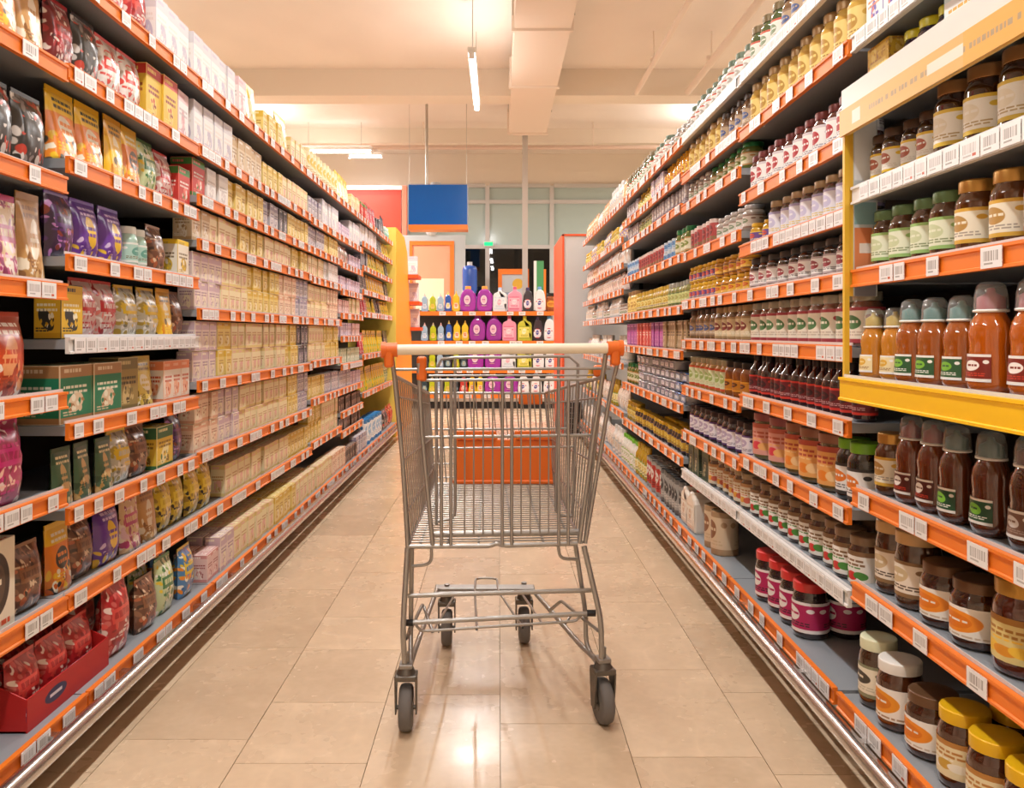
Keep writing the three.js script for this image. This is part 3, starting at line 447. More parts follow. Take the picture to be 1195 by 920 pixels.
T('tnl', 'jar', 'hazelnut_spread_jar', 'jar', 'spread jar with tan lid and cream label', 0.09, 0.13, 0.09, 'fruit', '5a3a24 b09a78 e3d8c2 b98a5a e0a03a c9604a', { from: 2, metalLid: 0, lidW: 0.9, l0: 0.1, l1: 0.72 });
T('rdj', 'jar', 'cherry_jam_jar', 'jar', 'dark jar with red lid and magenta label', 0.105, 0.16, 0.105, 'label', '241418 d23230 b01e58 ece4e2 e9e4e0 3a1a28', { from: 2, metalLid: 0, lidW: 0.95, l0: 0.12, l1: 0.66 });
T('grt', 'carton', 'olive_oil_tin', 'tin', 'dark green tin box', 0.1, 0.17, 0.08, 'carton', '2f4030 4a5a40 c2b48a 1c2a20');
T('whj', 'flask', 'vinegar_jug', 'jug', 'white jug with a red cap', 0.13, 0.2, 0.09, 'label', 'e6dccf c8302a e9e2d6 d6c4b0 c9a890 b9b0a4', { from: 2, grip: 1 });
T('bgj', 'can', 'halva_can', 'can', 'beige can with a brown foot', 0.11, 0.17, 0.11, 'label', 'd6bfa0 a98a68 8a5a3c c9b090', { tin: 0.2 });
T('pgj', 'jar', 'artichoke_jar', 'jar', 'jar with orange foot and pale green label', 0.085, 0.14, 0.085, 'label', 'b98a3c a9a488 d9e0ba d0542c 9ab060 c9c090', { from: 2, l0: 0.1, l1: 0.72 });
T('amj', 'jar', 'apple_syrup_jar', 'jar', 'amber jar with a dark lid', 0.085, 0.14, 0.085, 'label', '8a4a12 2c2420 c27a1e e09a2a 5a2a10 b9803a', { from: 2, l0: 0.2, l1: 0.5 });
T('pwj', 'jar', 'blackberry_jam_jar', 'jar', 'dark purple jar with a white label', 0.085, 0.13, 0.085, 'label', '2a1a26 3a2c30 e9e4ea 5a3a70 b9aac4 8a8090', { from: 2, l0: 0.12, l1: 0.66 });
T('gyc', 'can', 'bean_can', 'can', 'grey-mauve can', 0.075, 0.11, 0.075, 'label', 'a59aa0 7d747c d8d0cc 5a4a54', { tin: 0.4 });
T('rpk', 'can', 'tomato_can', 'can', 'red tomato can', 0.075, 0.11, 0.075, 'label', 'b04a48 d8c4bc 7a2a2c 5e8a4a', { tin: 0.5 });
T('bpk', 'can', 'tuna_can', 'can', 'light blue tuna can', 0.085, 0.055, 0.085, 'label', '7aa6cc c9d4dc 3a6aa0 e6e6e2', { tin: 0.5 });
T('gpj', 'jar', 'gherkin_jar', 'jar', 'green gherkin jar with a dark green lid', 0.09, 0.14, 0.09, 'label', '5a6a2a 1f7a46 d9d4b4 b98a4a 7a8a3a efe8d0', { from: 2 });
T('yjr', 'jar', 'corn_jar', 'jar', 'yellow corn jar with a golden lid', 0.075, 0.13, 0.075, 'label', 'b99a2a d0b03c e6d68a 8a7a2a c2a02e 5a4a8a', { from: 2 });
T('ymn', 'bottle', 'mustard_bottle', 'bottle', 'orange-yellow mustard bottle', 0.06, 0.13, 0.06, 'label', 'eea61a e6b028 f0c84a c9700f b95a0e efe6c8', { from: 2 });
T('gld', 'jar', 'caper_jar', 'jar', 'pale olive jar with grey lid', 0.075, 0.13, 0.075, 'label', '8a8a4a a0a49a c9d08a 5a6a3a a9a860 e0dcc0', { from: 2 });
T('clr', 'jar', 'pearl_onion_jar', 'jar', 'clear grey jar with a silver lid', 0.085, 0.1, 0.085, 'label', 'a59c92 b4b2b0 d6cdc2 8a6a5a 7a8a6a efece6', { from: 2, metalLid: 0.7 });
T('mgb', 'carton', 'fruit_tea_box', 'carton', 'magenta tea box', 0.07, 0.15, 0.07, 'carton', 'a03a90 7a2a78 e0a0d0 c95ab0');
T('rbx', 'carton', 'rosehip_tea_box', 'carton', 'bright red tea box', 0.07, 0.15, 0.07, 'carton', 'd8423a b92e2c f0a098 e9d8cc');
T('tnb', 'carton', 'coffee_box', 'carton', 'tan and brown coffee box', 0.07, 0.15, 0.07, 'carton', 'a98a60 8a6e4a d9c8a8 5a4430');
T('tub', 'tub', 'olive_tub', 'tub', 'clear plastic tub with pale print', 0.13, 0.05, 0.13, 'label', 'a8a6ac c6c4c8 d9d4d6 6a5a8a b0a4b4 e6e2e4', { from: 2 });
T('tbb', 'tub', 'cheese_tub', 'tub', 'flat plastic tub with a blue lid', 0.14, 0.05, 0.13, 'label', 'a8a6ac 2a5aa0 d0d4dc 3a6ab0 e6e6ea 5a6a8a', { from: 2 });
T('syl', 'jar', 'spice_jar', 'jar', 'small black jar with a yellow lid', 0.062, 0.11, 0.062, 'label', '2e2824 d9b22a c9a23a 4a3a5a e0c85a 3a3a30', { from: 2 });
T('yob', 'bottle', 'oil_bottle', 'bottle', 'golden oil bottle with pale label', 0.065, 0.2, 0.065, 'label', 'b8921e c9a83a efe6b4 8aa03a d9c04a 6a5a1a', { from: 2 });
T('wgb', 'bottle', 'milk_bottle', 'bottle', 'white bottle with a green cap', 0.065, 0.19, 0.065, 'label', 'e6e6de 7ac23a efeee6 9ac05a c9d0b0 d9d4c8', { from: 2 });
T('slc', 'can', 'energy_can', 'can', 'silver and black can', 0.066, 0.17, 0.066, 'label', 'a0a09e 6a6a6a 3a3a3c c9c6c2', { tin: 0.8 });
T('rdc', 'can', 'cola_can', 'can', 'red and silver can', 0.066, 0.17, 0.066, 'label', 'b8342e a0a09e e0dcd6 6a2a28', { tin: 0.8 });
T('wpk', 'bag', 'sugar_bag', 'bag', 'white paper sugar bag', 0.1, 0.16, 0.07, 'carton', 'f0ebe2 e3d8cc d9b8a0 c9c2ba');
T('opk', 'bag', 'semolina_bag', 'bag', 'peach paper semolina bag', 0.11, 0.18, 0.07, 'carton', 'e9b98a dc9c62 f3e2cc b9703a');
T('crb', 'bag', 'salt_bag', 'bag', 'ivory bag with soft pink print', 0.1, 0.15, 0.07, 'carton', 'efe3d8 e6ccc4 d9a49c c2b4a8');
T('vib', 'bag', 'lavender_bag', 'bag', 'violet and yellow bag', 0.1, 0.16, 0.07, 'busy', '8a7ab4 e6c43a efe8ea 5a4a8a f0dc8a');
T('wbt', 'bottle', 'vinegar_bottle', 'bottle', 'white bottle with grey label', 0.075, 0.2, 0.075, 'label', 'ece8e2 d6d4d0 cfcac4 a8b4b8 c9b8a0 e6e2dc', { from: 2 });
// cleaning products on the far shelf
T('pj', 'jug', 'detergent_jug', 'jug', 'purple detergent jug with an orange cap', 0.218, 0.35, 0.12, 'round', 'a326a8 eda23a 8a1f94 f3d8e0 e9b8c8 d8c4a0', { from: 2 });
T('pjd', 'jug', 'detergent_jug', 'jug', 'purple detergent jug with a purple cap', 0.218, 0.35, 0.12, 'round', '9a259e 7d1f86 82208c f0d0dc dcb0c4 d8c4a0', { from: 2 });
T('wf', 'flask', 'softener_flask', 'bottle', 'white softener bottle with a pale blue cap', 0.2, 0.34, 0.11, 'label', 'eef1f3 b4cdea e3ecf2 cfe0ec f0b4c0 b4c8d8', { from: 2, grip: 1 });
T('pf', 'flask', 'softener_flask', 'bottle', 'pink softener bottle with a rose cap', 0.2, 0.35, 0.11, 'label', 'e99bb4 d85a7c f0b8c8 d8708f f8dce4 c2507a', { from: 2, grip: 1 });
T('yf', 'flask', 'softener_flask', 'bottle', 'lime yellow softener bottle with a yellow cap', 0.2, 0.35, 0.11, 'label', 'c9c83a e0d02a e6dc6a a8b02a f6efc0 9a8f20', { from: 2, grip: 1 });
T('bg', 'gripper', 'wash_bottle', 'bottle', 'black wash bottle with a violet cap', 0.15, 0.33, 0.1, 'label', '37343c 4a3560 e6e2ea b93a44 4a4a9a d0ccd6', { from: 2 });
T('wg', 'gripper', 'wash_bottle', 'bottle', 'white wash bottle with a light blue cap', 0.155, 0.34, 0.1, 'label', 'f0f0f2 6aa0d0 f2eef2 d0485a 4a4a9a c9c4d4', { from: 2 });
T('bj', 'jar', 'bleach_jar', 'jar', 'brown amber jar with a dark lid', 0.14, 0.26, 0.12, 'round', '9a4a14 2a2622 b4601a e0a83a d8862a 6a3210', { from: 2 });
T('bs', 'soap', 'dish_soap_bottle', 'bottle', 'blue dish soap bottle', 0.1, 0.28, 0.07, 'label', '1f58b4 efcf6a e6e0c8 2a6ac8 f0c84a e6e6e6', { from: 2 });
T('ys', 'soap', 'dish_soap_bottle', 'bottle', 'yellow dish soap bottle', 0.11, 0.28, 0.07, 'label', 'efc924 e9b818 f3d8b0 e0a82a d8704a f0e6c8', { from: 2 });
T('gs', 'soap', 'dish_soap_bottle', 'bottle', 'lime green dish soap bottle', 0.1, 0.25, 0.07, 'label', 'b9c820 e0cfa0 e3c84a a0b020 d8c04a f0e6c8', { from: 2 });
T('cs', 'soap', 'dish_soap_bottle', 'bottle', 'pale blue dish soap bottle', 0.1, 0.25, 0.07, 'label', 'a4c4dc e6b8b0 d6e0ea 7aa0c4 b4c4e0 e6e6ea', { from: 2 });
T('rs', 'soap', 'dish_soap_bottle', 'bottle', 'red dish soap bottle', 0.12, 0.27, 0.08, 'label', 'c9302a e6d8d0 f0b8a8 a82420 efe0d4 d86a5a', { from: 2 });
T('ks', 'soap', 'dish_soap_bottle', 'bottle', 'dark teal dish soap bottle', 0.1, 0.26, 0.07, 'label', '22404a d0c8b0 8fb0b8 1a3038 c9c4a0 a0b0b0', { from: 2 });
T('jb', 'flask', 'water_canister', 'canister', 'blue canister with a white cap', 0.2, 0.42, 0.14, 'label', '1e58b8 d6d4d0 1e58b8 2a6ac8 3a7ad0 1a4aa0', { from: 2 });

// ------------------------------------------------------------------ gondolas: bays with shelves, price rails and price tags
const deckMat = M(0x9aa0a6, 0.4, 0.15), backMat = M(0x4e4843, 0.6), plinthMat = M(0x6a5a48, 0.4, 0.3), chrome = M(0xc9c6c4, 0.22, 0.95), railClear = M(0xd8d9dc, 0.2);
function tagTexture(k) {
  const [c, x] = canvas(96, 72); x.fillStyle = '#f1efee'; x.fillRect(0, 0, 96, 72); x.fillStyle = ['#bcb7b4', '#aaa49f', '#c4beba'][k];
  for (let u = 14; u < 80;) { const w = 2 + rnd() * 6; x.fillRect(u, 14, w, 34); u += w + 2 + rnd() * 3; } x.fillRect(16, 54, 40, 6); x.fillStyle = '#c9542e'; if (k === 2) x.fillRect(62, 52, 18, 10);
  return tex(c);
}
const tagMats = [0, 1, 2].map((k) => M(0xffffff, 0.35, 0, { map: tagTexture(k) })), stripMat = M(0xe9e6e2, 0.35);
const tagGeos = [0.046, 0.056, 0.064].map((w) => new THREE.BoxGeometry(w, 0.037, 0.0016));
const railShape = (s, hh) => { const sh = new THREE.Shape(); [[0, -hh], [0.013, -hh], [0.013, -hh + 0.005], [0.009, -hh + 0.007], [0.009, -0.008], [0.013, -0.006], [0.013, 0], [0, 0]].forEach(([x, y], i) => (i ? sh.lineTo(x * s, y) : sh.moveTo(x * s, y))); return sh; };
const railGeos = new Map();
function railGeo(s, len, hh) { const k = s + '|' + len.toFixed(3) + '|' + hh; if (!railGeos.has(k)) railGeos.set(k, new THREE.ExtrudeGeometry(railShape(s, hh), { depth: len, bevelEnabled: false }).translate(0, 0, -len / 2)); return railGeos.get(k); }
const DEPTH = 0.4, ORD = ['first', 'second', 'third', 'fourth', 'fifth', 'sixth', 'seventh', 'eighth', 'ninth', 'tenth', 'eleventh', 'twelfth'];
const SIDES = { L: { lip: -1.08, base: -1.03, s: 1, turn: PI / 2, baseH: 0.158, bump: -0.985, bumpH: 0.128 }, R: { lip: 0.865, base: 0.83, s: -1, turn: -PI / 2, baseH: 0.182, bump: 0.785, bumpH: 0.138 } };
function bay(side, d0, d1, where, unitLabel, group, shelves, opt = {}) {
  const S = SIDES[side], len = d1 - d0, mid = -(d0 + d1) / 2, s = S.s, backX = S.lip - s * (DEPTH + 0.04);
  const unit = thing('shelving_unit', unitLabel, 'shelving', V(S.lip, 0, mid), group), lx = (x) => x - S.lip;
  const xs = (a, b) => [Math.min(a, b), Math.max(a, b)];
  const part = (name, xa, xb, y0, y1, z0, z1, mat, parent = unit) => { const [a, b] = xs(lx(xa), lx(xb)); return mesh(name, span(a, b, y0, y1, z0, z1), mat, parent); };
  part('back_panel', backX, backX - s * 0.02, 0.08, 2.0, -len / 2, len / 2, backMat);
  part('upright', backX + s * 0.03, backX, 0, 2.02, len / 2 - 0.03, len / 2, backMat);
  part('plinth', S.base - s * 0.07, S.base - s * 0.1, 0, S.baseH - 0.05, -len / 2, len / 2, plinthMat);
  mesh('bumper', rod(V(lx(S.bump), S.bumpH, -len / 2 - (opt.tail ?? 0)), V(lx(S.bump), S.bumpH, len / 2), 0.021, 12), chrome, unit);
  for (const z of [-0.3, 0.3]) part('bumper_bracket', S.bump, S.base, S.bumpH - 0.012, S.bumpH + 0.012, z * len - 0.012, z * len + 0.012, chrome);
  const hs = [...shelves.map((r) => r[0])].map((h) => h || S.baseH);
  shelves.forEach(([h0, rows, rail = 'o'], i) => {
    const h = h0 || S.baseH, base = !h0, front = base ? S.base : opt.proud?.[i] ? S.lip + s * opt.proud[i] : S.lip, nth = shelves.length - i, top = h - 0.006;
    const [a, b] = xs(lx(front), lx(backX + s * 0.002));
    const deck = mesh('shelf', span(a, b, top - (base ? 0.05 : 0.024), top, -len / 2 + 0.003, len / 2 - 0.003), deckMat, unit);
    const hh = rail === 'y' ? 0.055 : 0.042, L = len - 0.008, rm = rail === 'y' ? M(0xffc814, 0.4) : rail === 'w' ? stripMat : orange;
    const pr = mesh('price_rail', railGeo(s, L, hh), rm, deck); pr.position.set(lx(front), h, 0);
    if (!base) mesh('clear_lip', span(...xs(lx(front) - s * 0.003, lx(front) - s * 0.001), h, h + 0.007, -L / 2, L / 2), railClear, deck);
    if (rail !== 'y') {
      let z = L / 2 - 0.02;
      while (z > -L / 2 + 0.07) {
        const k = Math.floor(rnd() * 3), w = tagGeos[k].parameters.width;
        if (!(opt.from && -mid + -z + (d0 + d1) * 0 < opt.from - 0.05 && (d0 + d1) / 2 - z < opt.from - 0.05)) { const t = mesh('price_tag', tagGeos[k], tagMats[Math.floor(rnd() * 3)], deck); t.position.set(lx(front) + s * 0.0142, h - 0.0215, z - w / 2); t.rotation.y = S.turn; }
        z -= w + (rail === 'w' ? 0.004 : rnd() < 0.3 ? 0.006 : rr(0.05, 0.16));
      }
    }
    // goods on this shelf, from near to far
    const above = i ? hs[i - 1] - 0.036 : h + 0.4, clear = above - top - 0.008, from = Math.max(d0 + 0.012, opt.from ?? 0), room = d1 - 0.012 - from;
    let d = from;
    for (const word of rows.split(' ')) {
      const [, key, share, stack, deep] = /^(\w+?):([\d.]+)(?:x(\d))?(?:d(\d))?$/.exec(word) || [null, word.split(':')[0], word.split(':')[1] || '1']; const end = d + room * parseFloat(share);
      if (key === '_') { d = end; continue; }
      const t = TYPES[key]; if (!t) throw new Error('no product ' + key);
      const n = Math.max(1, Math.floor((end - d + 0.02) / (t.w + 0.003))), step = (end - d) / n, layers = +(stack || 1), hgt = Math.min(t.h, Math.floor((clear / layers) * 200) / 200);
      const label = `${t.look}, ${ORD[nth - 1]} shelf up, ${where}`, grp = `${t.look}s on ${ORD[nth - 1]} shelf, ${where}`;
      for (let k = 0; k < n; k++) for (let l = 0; l < layers; l++) for (let q = 0; q < +(deep || 1); q++) {
        const set = 0.012 + t.d / 2 + rnd() * 0.012 + q * (t.d + 0.006);
        product(t, hgt, V(front - s * set, top + 0.0005 + l * (hgt + 0.0008), -(d + step * (k + 0.5))), S.turn + (t.w < step - 0.006 ? rr(-0.05, 0.05) : 0), label, grp, d > 5.4).scale.x = Math.min(1, step * 0.985 / t.w);
      }
      d = end;
    }
  });
  return unit;
}
const LG = 'shelving bays of the dry goods gondola', RG = 'shelving bays of the preserves gondola';
const lbay = (n) => `${ORD[n]} bay from the orange endcap`, rbay = (n) => `${ORD[n]} bay past honey display`;
bay('L', 1.2, 2.13, lbay(7), 'orange-railed shelving bay of large snack bags beside the red tray', LG, [
  [1.97, '_:1'], [1.715, 'tea:.64 yop:.19 kraft:.17'], [1.437, 'blk:1'], [1.173, 'pnk:.85 kraft:.15'], [0.905, 'orr:.9 _:.1'], [0.664, 'mag:.88 _:.12'], [0.397, 'wrd:.77 brn:.23'], [0, '_:1']], { from: 1.42 });
bay('L', 2.13, 3.06, lbay(6), 'orange-railed shelving bay of mixed pouches, purple packs and green cartons', LG, [
  [1.97, 'redb:.65 wht:.35'], [1.724, 'drk:.14 blk:.15 wrf:.3 yred:.27 whp:.14'], [1.492, 'yop:.32 yel:.14 oyb:.14 grn:.14 rwh:.14 redc:.12'], [1.248, 'dpur:.14 pur:.32 mint:.18 brn:.2 yelw:.16'], [1.04, 'ylb:.14 rwh:.28 sil:.32 yel:.13 brn:.13', 'w'],
  [0.824, 'grnc:.38 olv:.14 yelc:.2 orw:.28'], [0.613, 'tgrn:.36 sil:.14 brn:.14 ygrn:.2 dpur:.16'], [0.397, 'oyb:.13 brn:.13 pur:.18 pnk:.14 kraft:.16 yblk:.26d2'], [0, '_:.2 redb:.2d2 brn:.22d2 grn:.14d2 blu:.24d2']], {});
bay('L', 3.06, 3.99, lbay(5), 'orange-railed shelving bay stacked with cream and lilac cereal cartons', LG, [
  [1.97, 'wht:.55 whp:.2 ylt:.25'], [1.73, 'wht:.5 tan:.5'], [1.55, 'redc:.15 whb:.3 ylw:.55'], [1.39, 'tan:.2 crm:.4 ylw:.4'], [1.14, 'lil:.35x2 crm:.4x2 ylw:.25x2'], [0.879, 'lil:.3x2 ylw:.2x2 crm:.5x2'], [0.622, 'pch:.3x2 lil:.3x2 crm:.4x2', 'o'], [0.397, 'yblk:.28d2 _:.12 crm:.6d2'], [0, 'pks:.16d2 lil:.2d2 crm:.64d2']]);
bay('L', 3.99, 4.92, lbay(4), 'orange-railed shelving bay of yellow cereal cartons, two layers high', LG, [
  [1.97, 'ylw:.35 ylt:.25 crm:.4'], [1.73, 'ylw:.4 crm:.6'], [1.55, 'slv:.3 grd:.2 ylw:.5'], [1.39, 'crm:.6 ylw:.4'], [1.14, 'ylw:.3x2 pch:.4x2 slv:.3x2'], [0.879, 'crm:.45x2 ylw:.3x2 grd:.25x2'], [0.622, 'crm:.5x2 ylw:.25x2 slv:.25x2'], [0.397, 'crm:.5d2 ylw:.5d2'], [0, 'ylw:.45d2 crm:.55d2']]);
bay('L', 4.92, 5.85, lbay(3), 'orange-railed shelving bay of cream cans above grey cartons', LG, [
  [1.97, 'ccn:1'], [1.72, 'slv:.4 wht:.6'], [1.55, 'slv:.5 ylw:.5'], [1.38, 'crm:.5 whb:.5'], [1.14, 'crm:.6x2 pch:.4x2'], [0.89, 'crm:.5x2 ylw:.5x2'], [0.67, 'ylw:.5 slv:.5'], [0.42, 'ylw:.4x2 crm:.6x2'], [0, 'crm:.5 pch:.5']]);
bay('L', 5.85, 6.78, lbay(2), 'narrow-shelved bay of small lilac and rose boxes', LG, [
  [1.97, 'ylt:.6 crm:.4'], [1.72, 'lls:.5 wht:.5'], [1.54, 'crb:.5 lls:.5'], [1.355, 'lls:1'], [1.19, 'pks:.5 crm:.5'], [1.03, 'lls:.6 pks:.4'], [0.836, 'mts:1x1'], [0.67, 'slv:.5 lls:.5'], [0.505, 'drk2:1'], [0.37, 'grd:.4 drk2:.6'], [0, 'drk2:.5 slv:.5']]);
bay('L', 6.78, 7.71, lbay(1), 'orange-railed shelving bay of crimson and yellow pouches', LG, [
  [1.97, 'redc:.4 redp:.6'], [1.78, 'wht:1'], [1.59, 'grd:.4 yfl:.6'], [1.4, 'bkp:.5 yel:.5'], [1.22, 'redp:.5 yfl:.5'], [0.88, 'redp:.3 yfl:.7x1'], [0.575, 'yfl:1'], [0, 'wcy:1']]);
bay('L', 7.71, 8.64, lbay(0), 'shelving bay of yellow and black pouches next to the orange endcap', LG, [
  [1.97, 'grd:.4 bkp:.3 mint:.3'], [1.78, 'bkp:.5 yfl:.5'], [1.59, 'yfl:.7 bkp:.3'], [1.4, 'yel:.7 bkp:.3'], [1.22, 'bkp:.4 yfl:.6'], [0.88, 'yfl:.6 bkp:.4'], [0.575, 'yfl:.7 grn:.3'], [0, 'blk:.5 rdb:.5']]);

const HD = 'honey display bay';
bay('R', 1.134, 2.08, HD, 'yellow-framed honey display bay with jars and squeeze bottles', RG, [
  [1.77, '_:.3 wob:.7', 'w'], [1.6, 'wtl:.6 ypl:.24 ybx:.16', 'w'], [1.403, 'hgd:.68 hsm:.32', 'w'], [1.203, 'hrd:.36 hgl:.24 hgr:.4'], [0.944, 'hbp:.5 hbt:.3 hby:.2', 'y'], [0.677, 'dbp:.3 dbo:.14 dbt:.24 dbp:.2 hgl:.12'], [0.449, 'hbig:.5 horg:.26 hkft:.24'], [0, 'hyl:.62d2 horg:.14 hwl:.13 hpl:.11']], { from: 1.12, tail: 0.014, proud: { 4: 0.03 } });
bay('R', 2.094, 3.05, rbay(0), 'shelving bay of jam jars and dark bottles beside the honey display', RG, [
  [1.97, 'wob:.35 mix:.3 dgr:.35', 'w'], [1.77, 'gcn:1'], [1.543, 'dwr:1'], [1.36, 'pwl:.78 yst2:.22'], [1.2, 'dwl:1'], [1.02, 'crj:1'], [0.835, 'rbt:.85 rbt:.15'], [0.622, 'ghb:.2 orj:.45 pkj:.35'], [0.419, 'chj:1d2', 'w'], [0, '_:.34 rdj:.48d2 _:.18']]);
bay('R', 3.05, 4.01, rbay(1), 'shelving bay of pickle jars above an emptied base deck', RG, [
  [1.97, 'wgl:1', 'w'], [1.785, 'mix:.4 gcn:.6'], [1.645, 'gpj:.6 clr:.4'], [1.42, 'clr:.5 rpk:.5'], [1.2, 'yst:.5x2 yst2:.5x2'], [1.02, 'tnj:.5 mix:.5'], [0.808, 'amj:.35 pgj:.65'], [0.6, 'pwj:1'], [0.419, 'tnl:.6d2 grt:.4', 'w'], [0, '_:.3 bgj:.25 _:.15 whj:.3']]);
bay('R', 4.01, 4.97, rbay(2), 'shelving bay of stacked plastic tubs and blue cans', RG, [
  [1.97, 'clr:.5 wgl:.5'], [1.806, 'ymn:.6 wob:.4'], [1.66, 'gyc:1'], [1.425, 'gpj:.3 bpk:.35x2 rpk:.35'], [1.18, 'gld:.5 yjr:.5'], [0.967, 'tnb:.6 mgb:.4'], [0.715, 'tbb:.3x3 tub:.7x4'], [0.467, 'syl:1d2'], [0, 'slc:.5d2 rdc:.5d2']]);
bay('R', 4.97, 5.93, rbay(3), 'shelving bay of yellow corn jars and bright tea boxes', RG, [
  [1.97, 'dgr:1'], [1.806, 'yob:.5 gyc:.5'], [1.66, 'gld:.5 gyc:.5'], [1.425, 'rpk:.5 bpk:.5x2'], [1.18, 'yjr:.6 gcn:.4'], [0.967, 'rbx:.5 mgb:.5'], [0.715, 'tub:.5x4 gpj:.5'], [0.467, 'syl:.6 yjr:.4'], [0, 'yob:.4 wgb:.6']]);
[[5.93, 6.85, 'wpk:1', 'ivory sugar bags', 'opk:.3 wbt:.7'], [6.85, 7.77, 'crb:1', 'ivory salt bags', 'opk:.6 wpk:.4'], [7.77, 8.7, 'opk:.5 crb:.5', 'peach and ivory bags beside the grey endcap', 'opk:1']].forEach(([a, b, mid, what, topRow], k) =>
  bay('R', a, b, rbay(4 + k), `shelving bay of ${what}`, RG, [[1.97, topRow], [1.72, 'vib:.5 yjr:.5'], [1.54, mid], [1.36, mid === 'wpk:1' ? 'crb:1' : 'wpk:1'], [1.165, 'clr:.4 wbt:.6'], [0.84, 'wbt:.6 vib:.4'], [0.5, 'wpk:.6 yob:.4'], [0, 'wbt:.5 wpk:.5']]));

{ // yellow dressing of the honey display: header board, side panel, front strip
  const X = 0.834, d0 = 1.14, d1 = 2.09, h = thing('display_header', 'amber header board with grey print over the honey jars', 'header', V(X, 1.54, -(d0 + d1) / 2));
  const [c, x] = canvas(512, 40); x.fillStyle = '#e2ab4e'; x.fillRect(0, 0, 512, 40); x.fillStyle = '#eaa51e'; x.fillRect(300, 0, 212, 40); x.fillStyle = '#a98d5e'; for (let u = 90; u < 460;) { const w = 3 + rnd() * 5; x.fillRect(u, 17, w, 7); u += w + (rnd() < 0.2 ? 7 : 2); } x.fillStyle = '#e6dccb'; x.fillRect(40, 10, 24, 20); x.fillRect(230, 12, 70, 14);
  const L = d1 - d0; mesh('board', box(0.006, 0.062, L, 0, 0.018, 0), M(0xffffff, 0.35, 0, { map: tex(c) }), h);
  mesh('clear_strip', box(0.004, 0.05, L, 0.004, 0.075, 0), M(0xe9e2dc, 0.25), h); mesh('bracket', box(0.012, 0.02, L, 0.009, 0.0, 0), M(0xe9c070, 0.4), h);
  const [c2, y] = canvas(48, 320); y.fillStyle = '#cfd6da'; y.fillRect(0, 0, 48, 320); y.fillStyle = '#f2c040'; y.fillRect(0, 0, 8, 320); y.fillStyle = '#eef0f0'; y.fillRect(10, 0, 36, 110); y.fillStyle = '#8fb8bc'; y.fillRect(10, 150, 36, 40); y.fillStyle = '#e38a5a'; y.fillRect(10, 196, 36, 76); y.fillStyle = '#efe6e0'; y.fillRect(18, 224, 20, 18); y.fillStyle = '#8a8890'; y.fillRect(10, 280, 36, 40);
  const p = thing('side_banner', 'narrow printed banner with yellow edge on the honey display side', 'banner', V(0.886, 1.14, -2.087));
  mesh('sheet', box(0.07, 0.43, 0.005, 0, 0.215, 0), M(0xffffff, 0.4, 0, { map: tex(c2) }), p);
  mesh('yellow_edge', box(0.012, 0.66, 0.012, -0.04, 0.1, 0), M(0xeec03a, 0.4), p);
}
{ // red tray of snack bags on the lowest shelf
  const t = thing('display_tray', 'open red cardboard tray on the lowest dry goods shelf', 'tray', V(-1.16, 0.1525, -2.12)), red = M(0xb81e1c, 0.5);
  const [c, x] = canvas(128, 48); x.fillStyle = '#b81e1c'; x.fillRect(0, 0, 128, 48); x.fillStyle = '#232c58'; x.beginPath(); x.ellipse(40, 22, 16, 11, 0, 0, 7); x.fill(); x.fillStyle = '#d8d4e0'; x.fillRect(31, 19, 18, 5);
  mesh('bottom', span(-0.14, 0.1, 0, 0.004, -0.2, 0.2), red, t); mesh('front_wall', span(0.1, 0.104, 0, 0.075, -0.2, 0.2), M(0xffffff, 0.5, 0, { map: tex(c) }), t); mesh('back_wall', span(-0.144, -0.14, 0, 0.16, -0.2, 0.2), red, t);
  for (const z of [-0.2, 0.196]) { const sh = new THREE.Shape(); [[-0.14, 0], [0.1, 0], [0.1, 0.075], [-0.02, 0.13], [-0.14, 0.16]].forEach(([a, b], i) => (i ? sh.lineTo(a, b) : sh.moveTo(a, b))); mesh('side_wall', new THREE.ExtrudeGeometry(sh, { depth: 0.004, bevelEnabled: false }).translate(0, 0, z), red, t); }
  for (let r = 0; r < 2; r++) for (let k = 0; k < 3; k++) product(TYPES.redb, 0.15, V(-1.115 - r * 0.1, 0.157, -2.12 + 0.13 - k * 0.13).add(V(0, 0, 0)), PI / 2, 'red foil cracker bag standing in the red display tray', 'bags in the red display tray', false).scale.set(0.9, 1, 0.95);
}
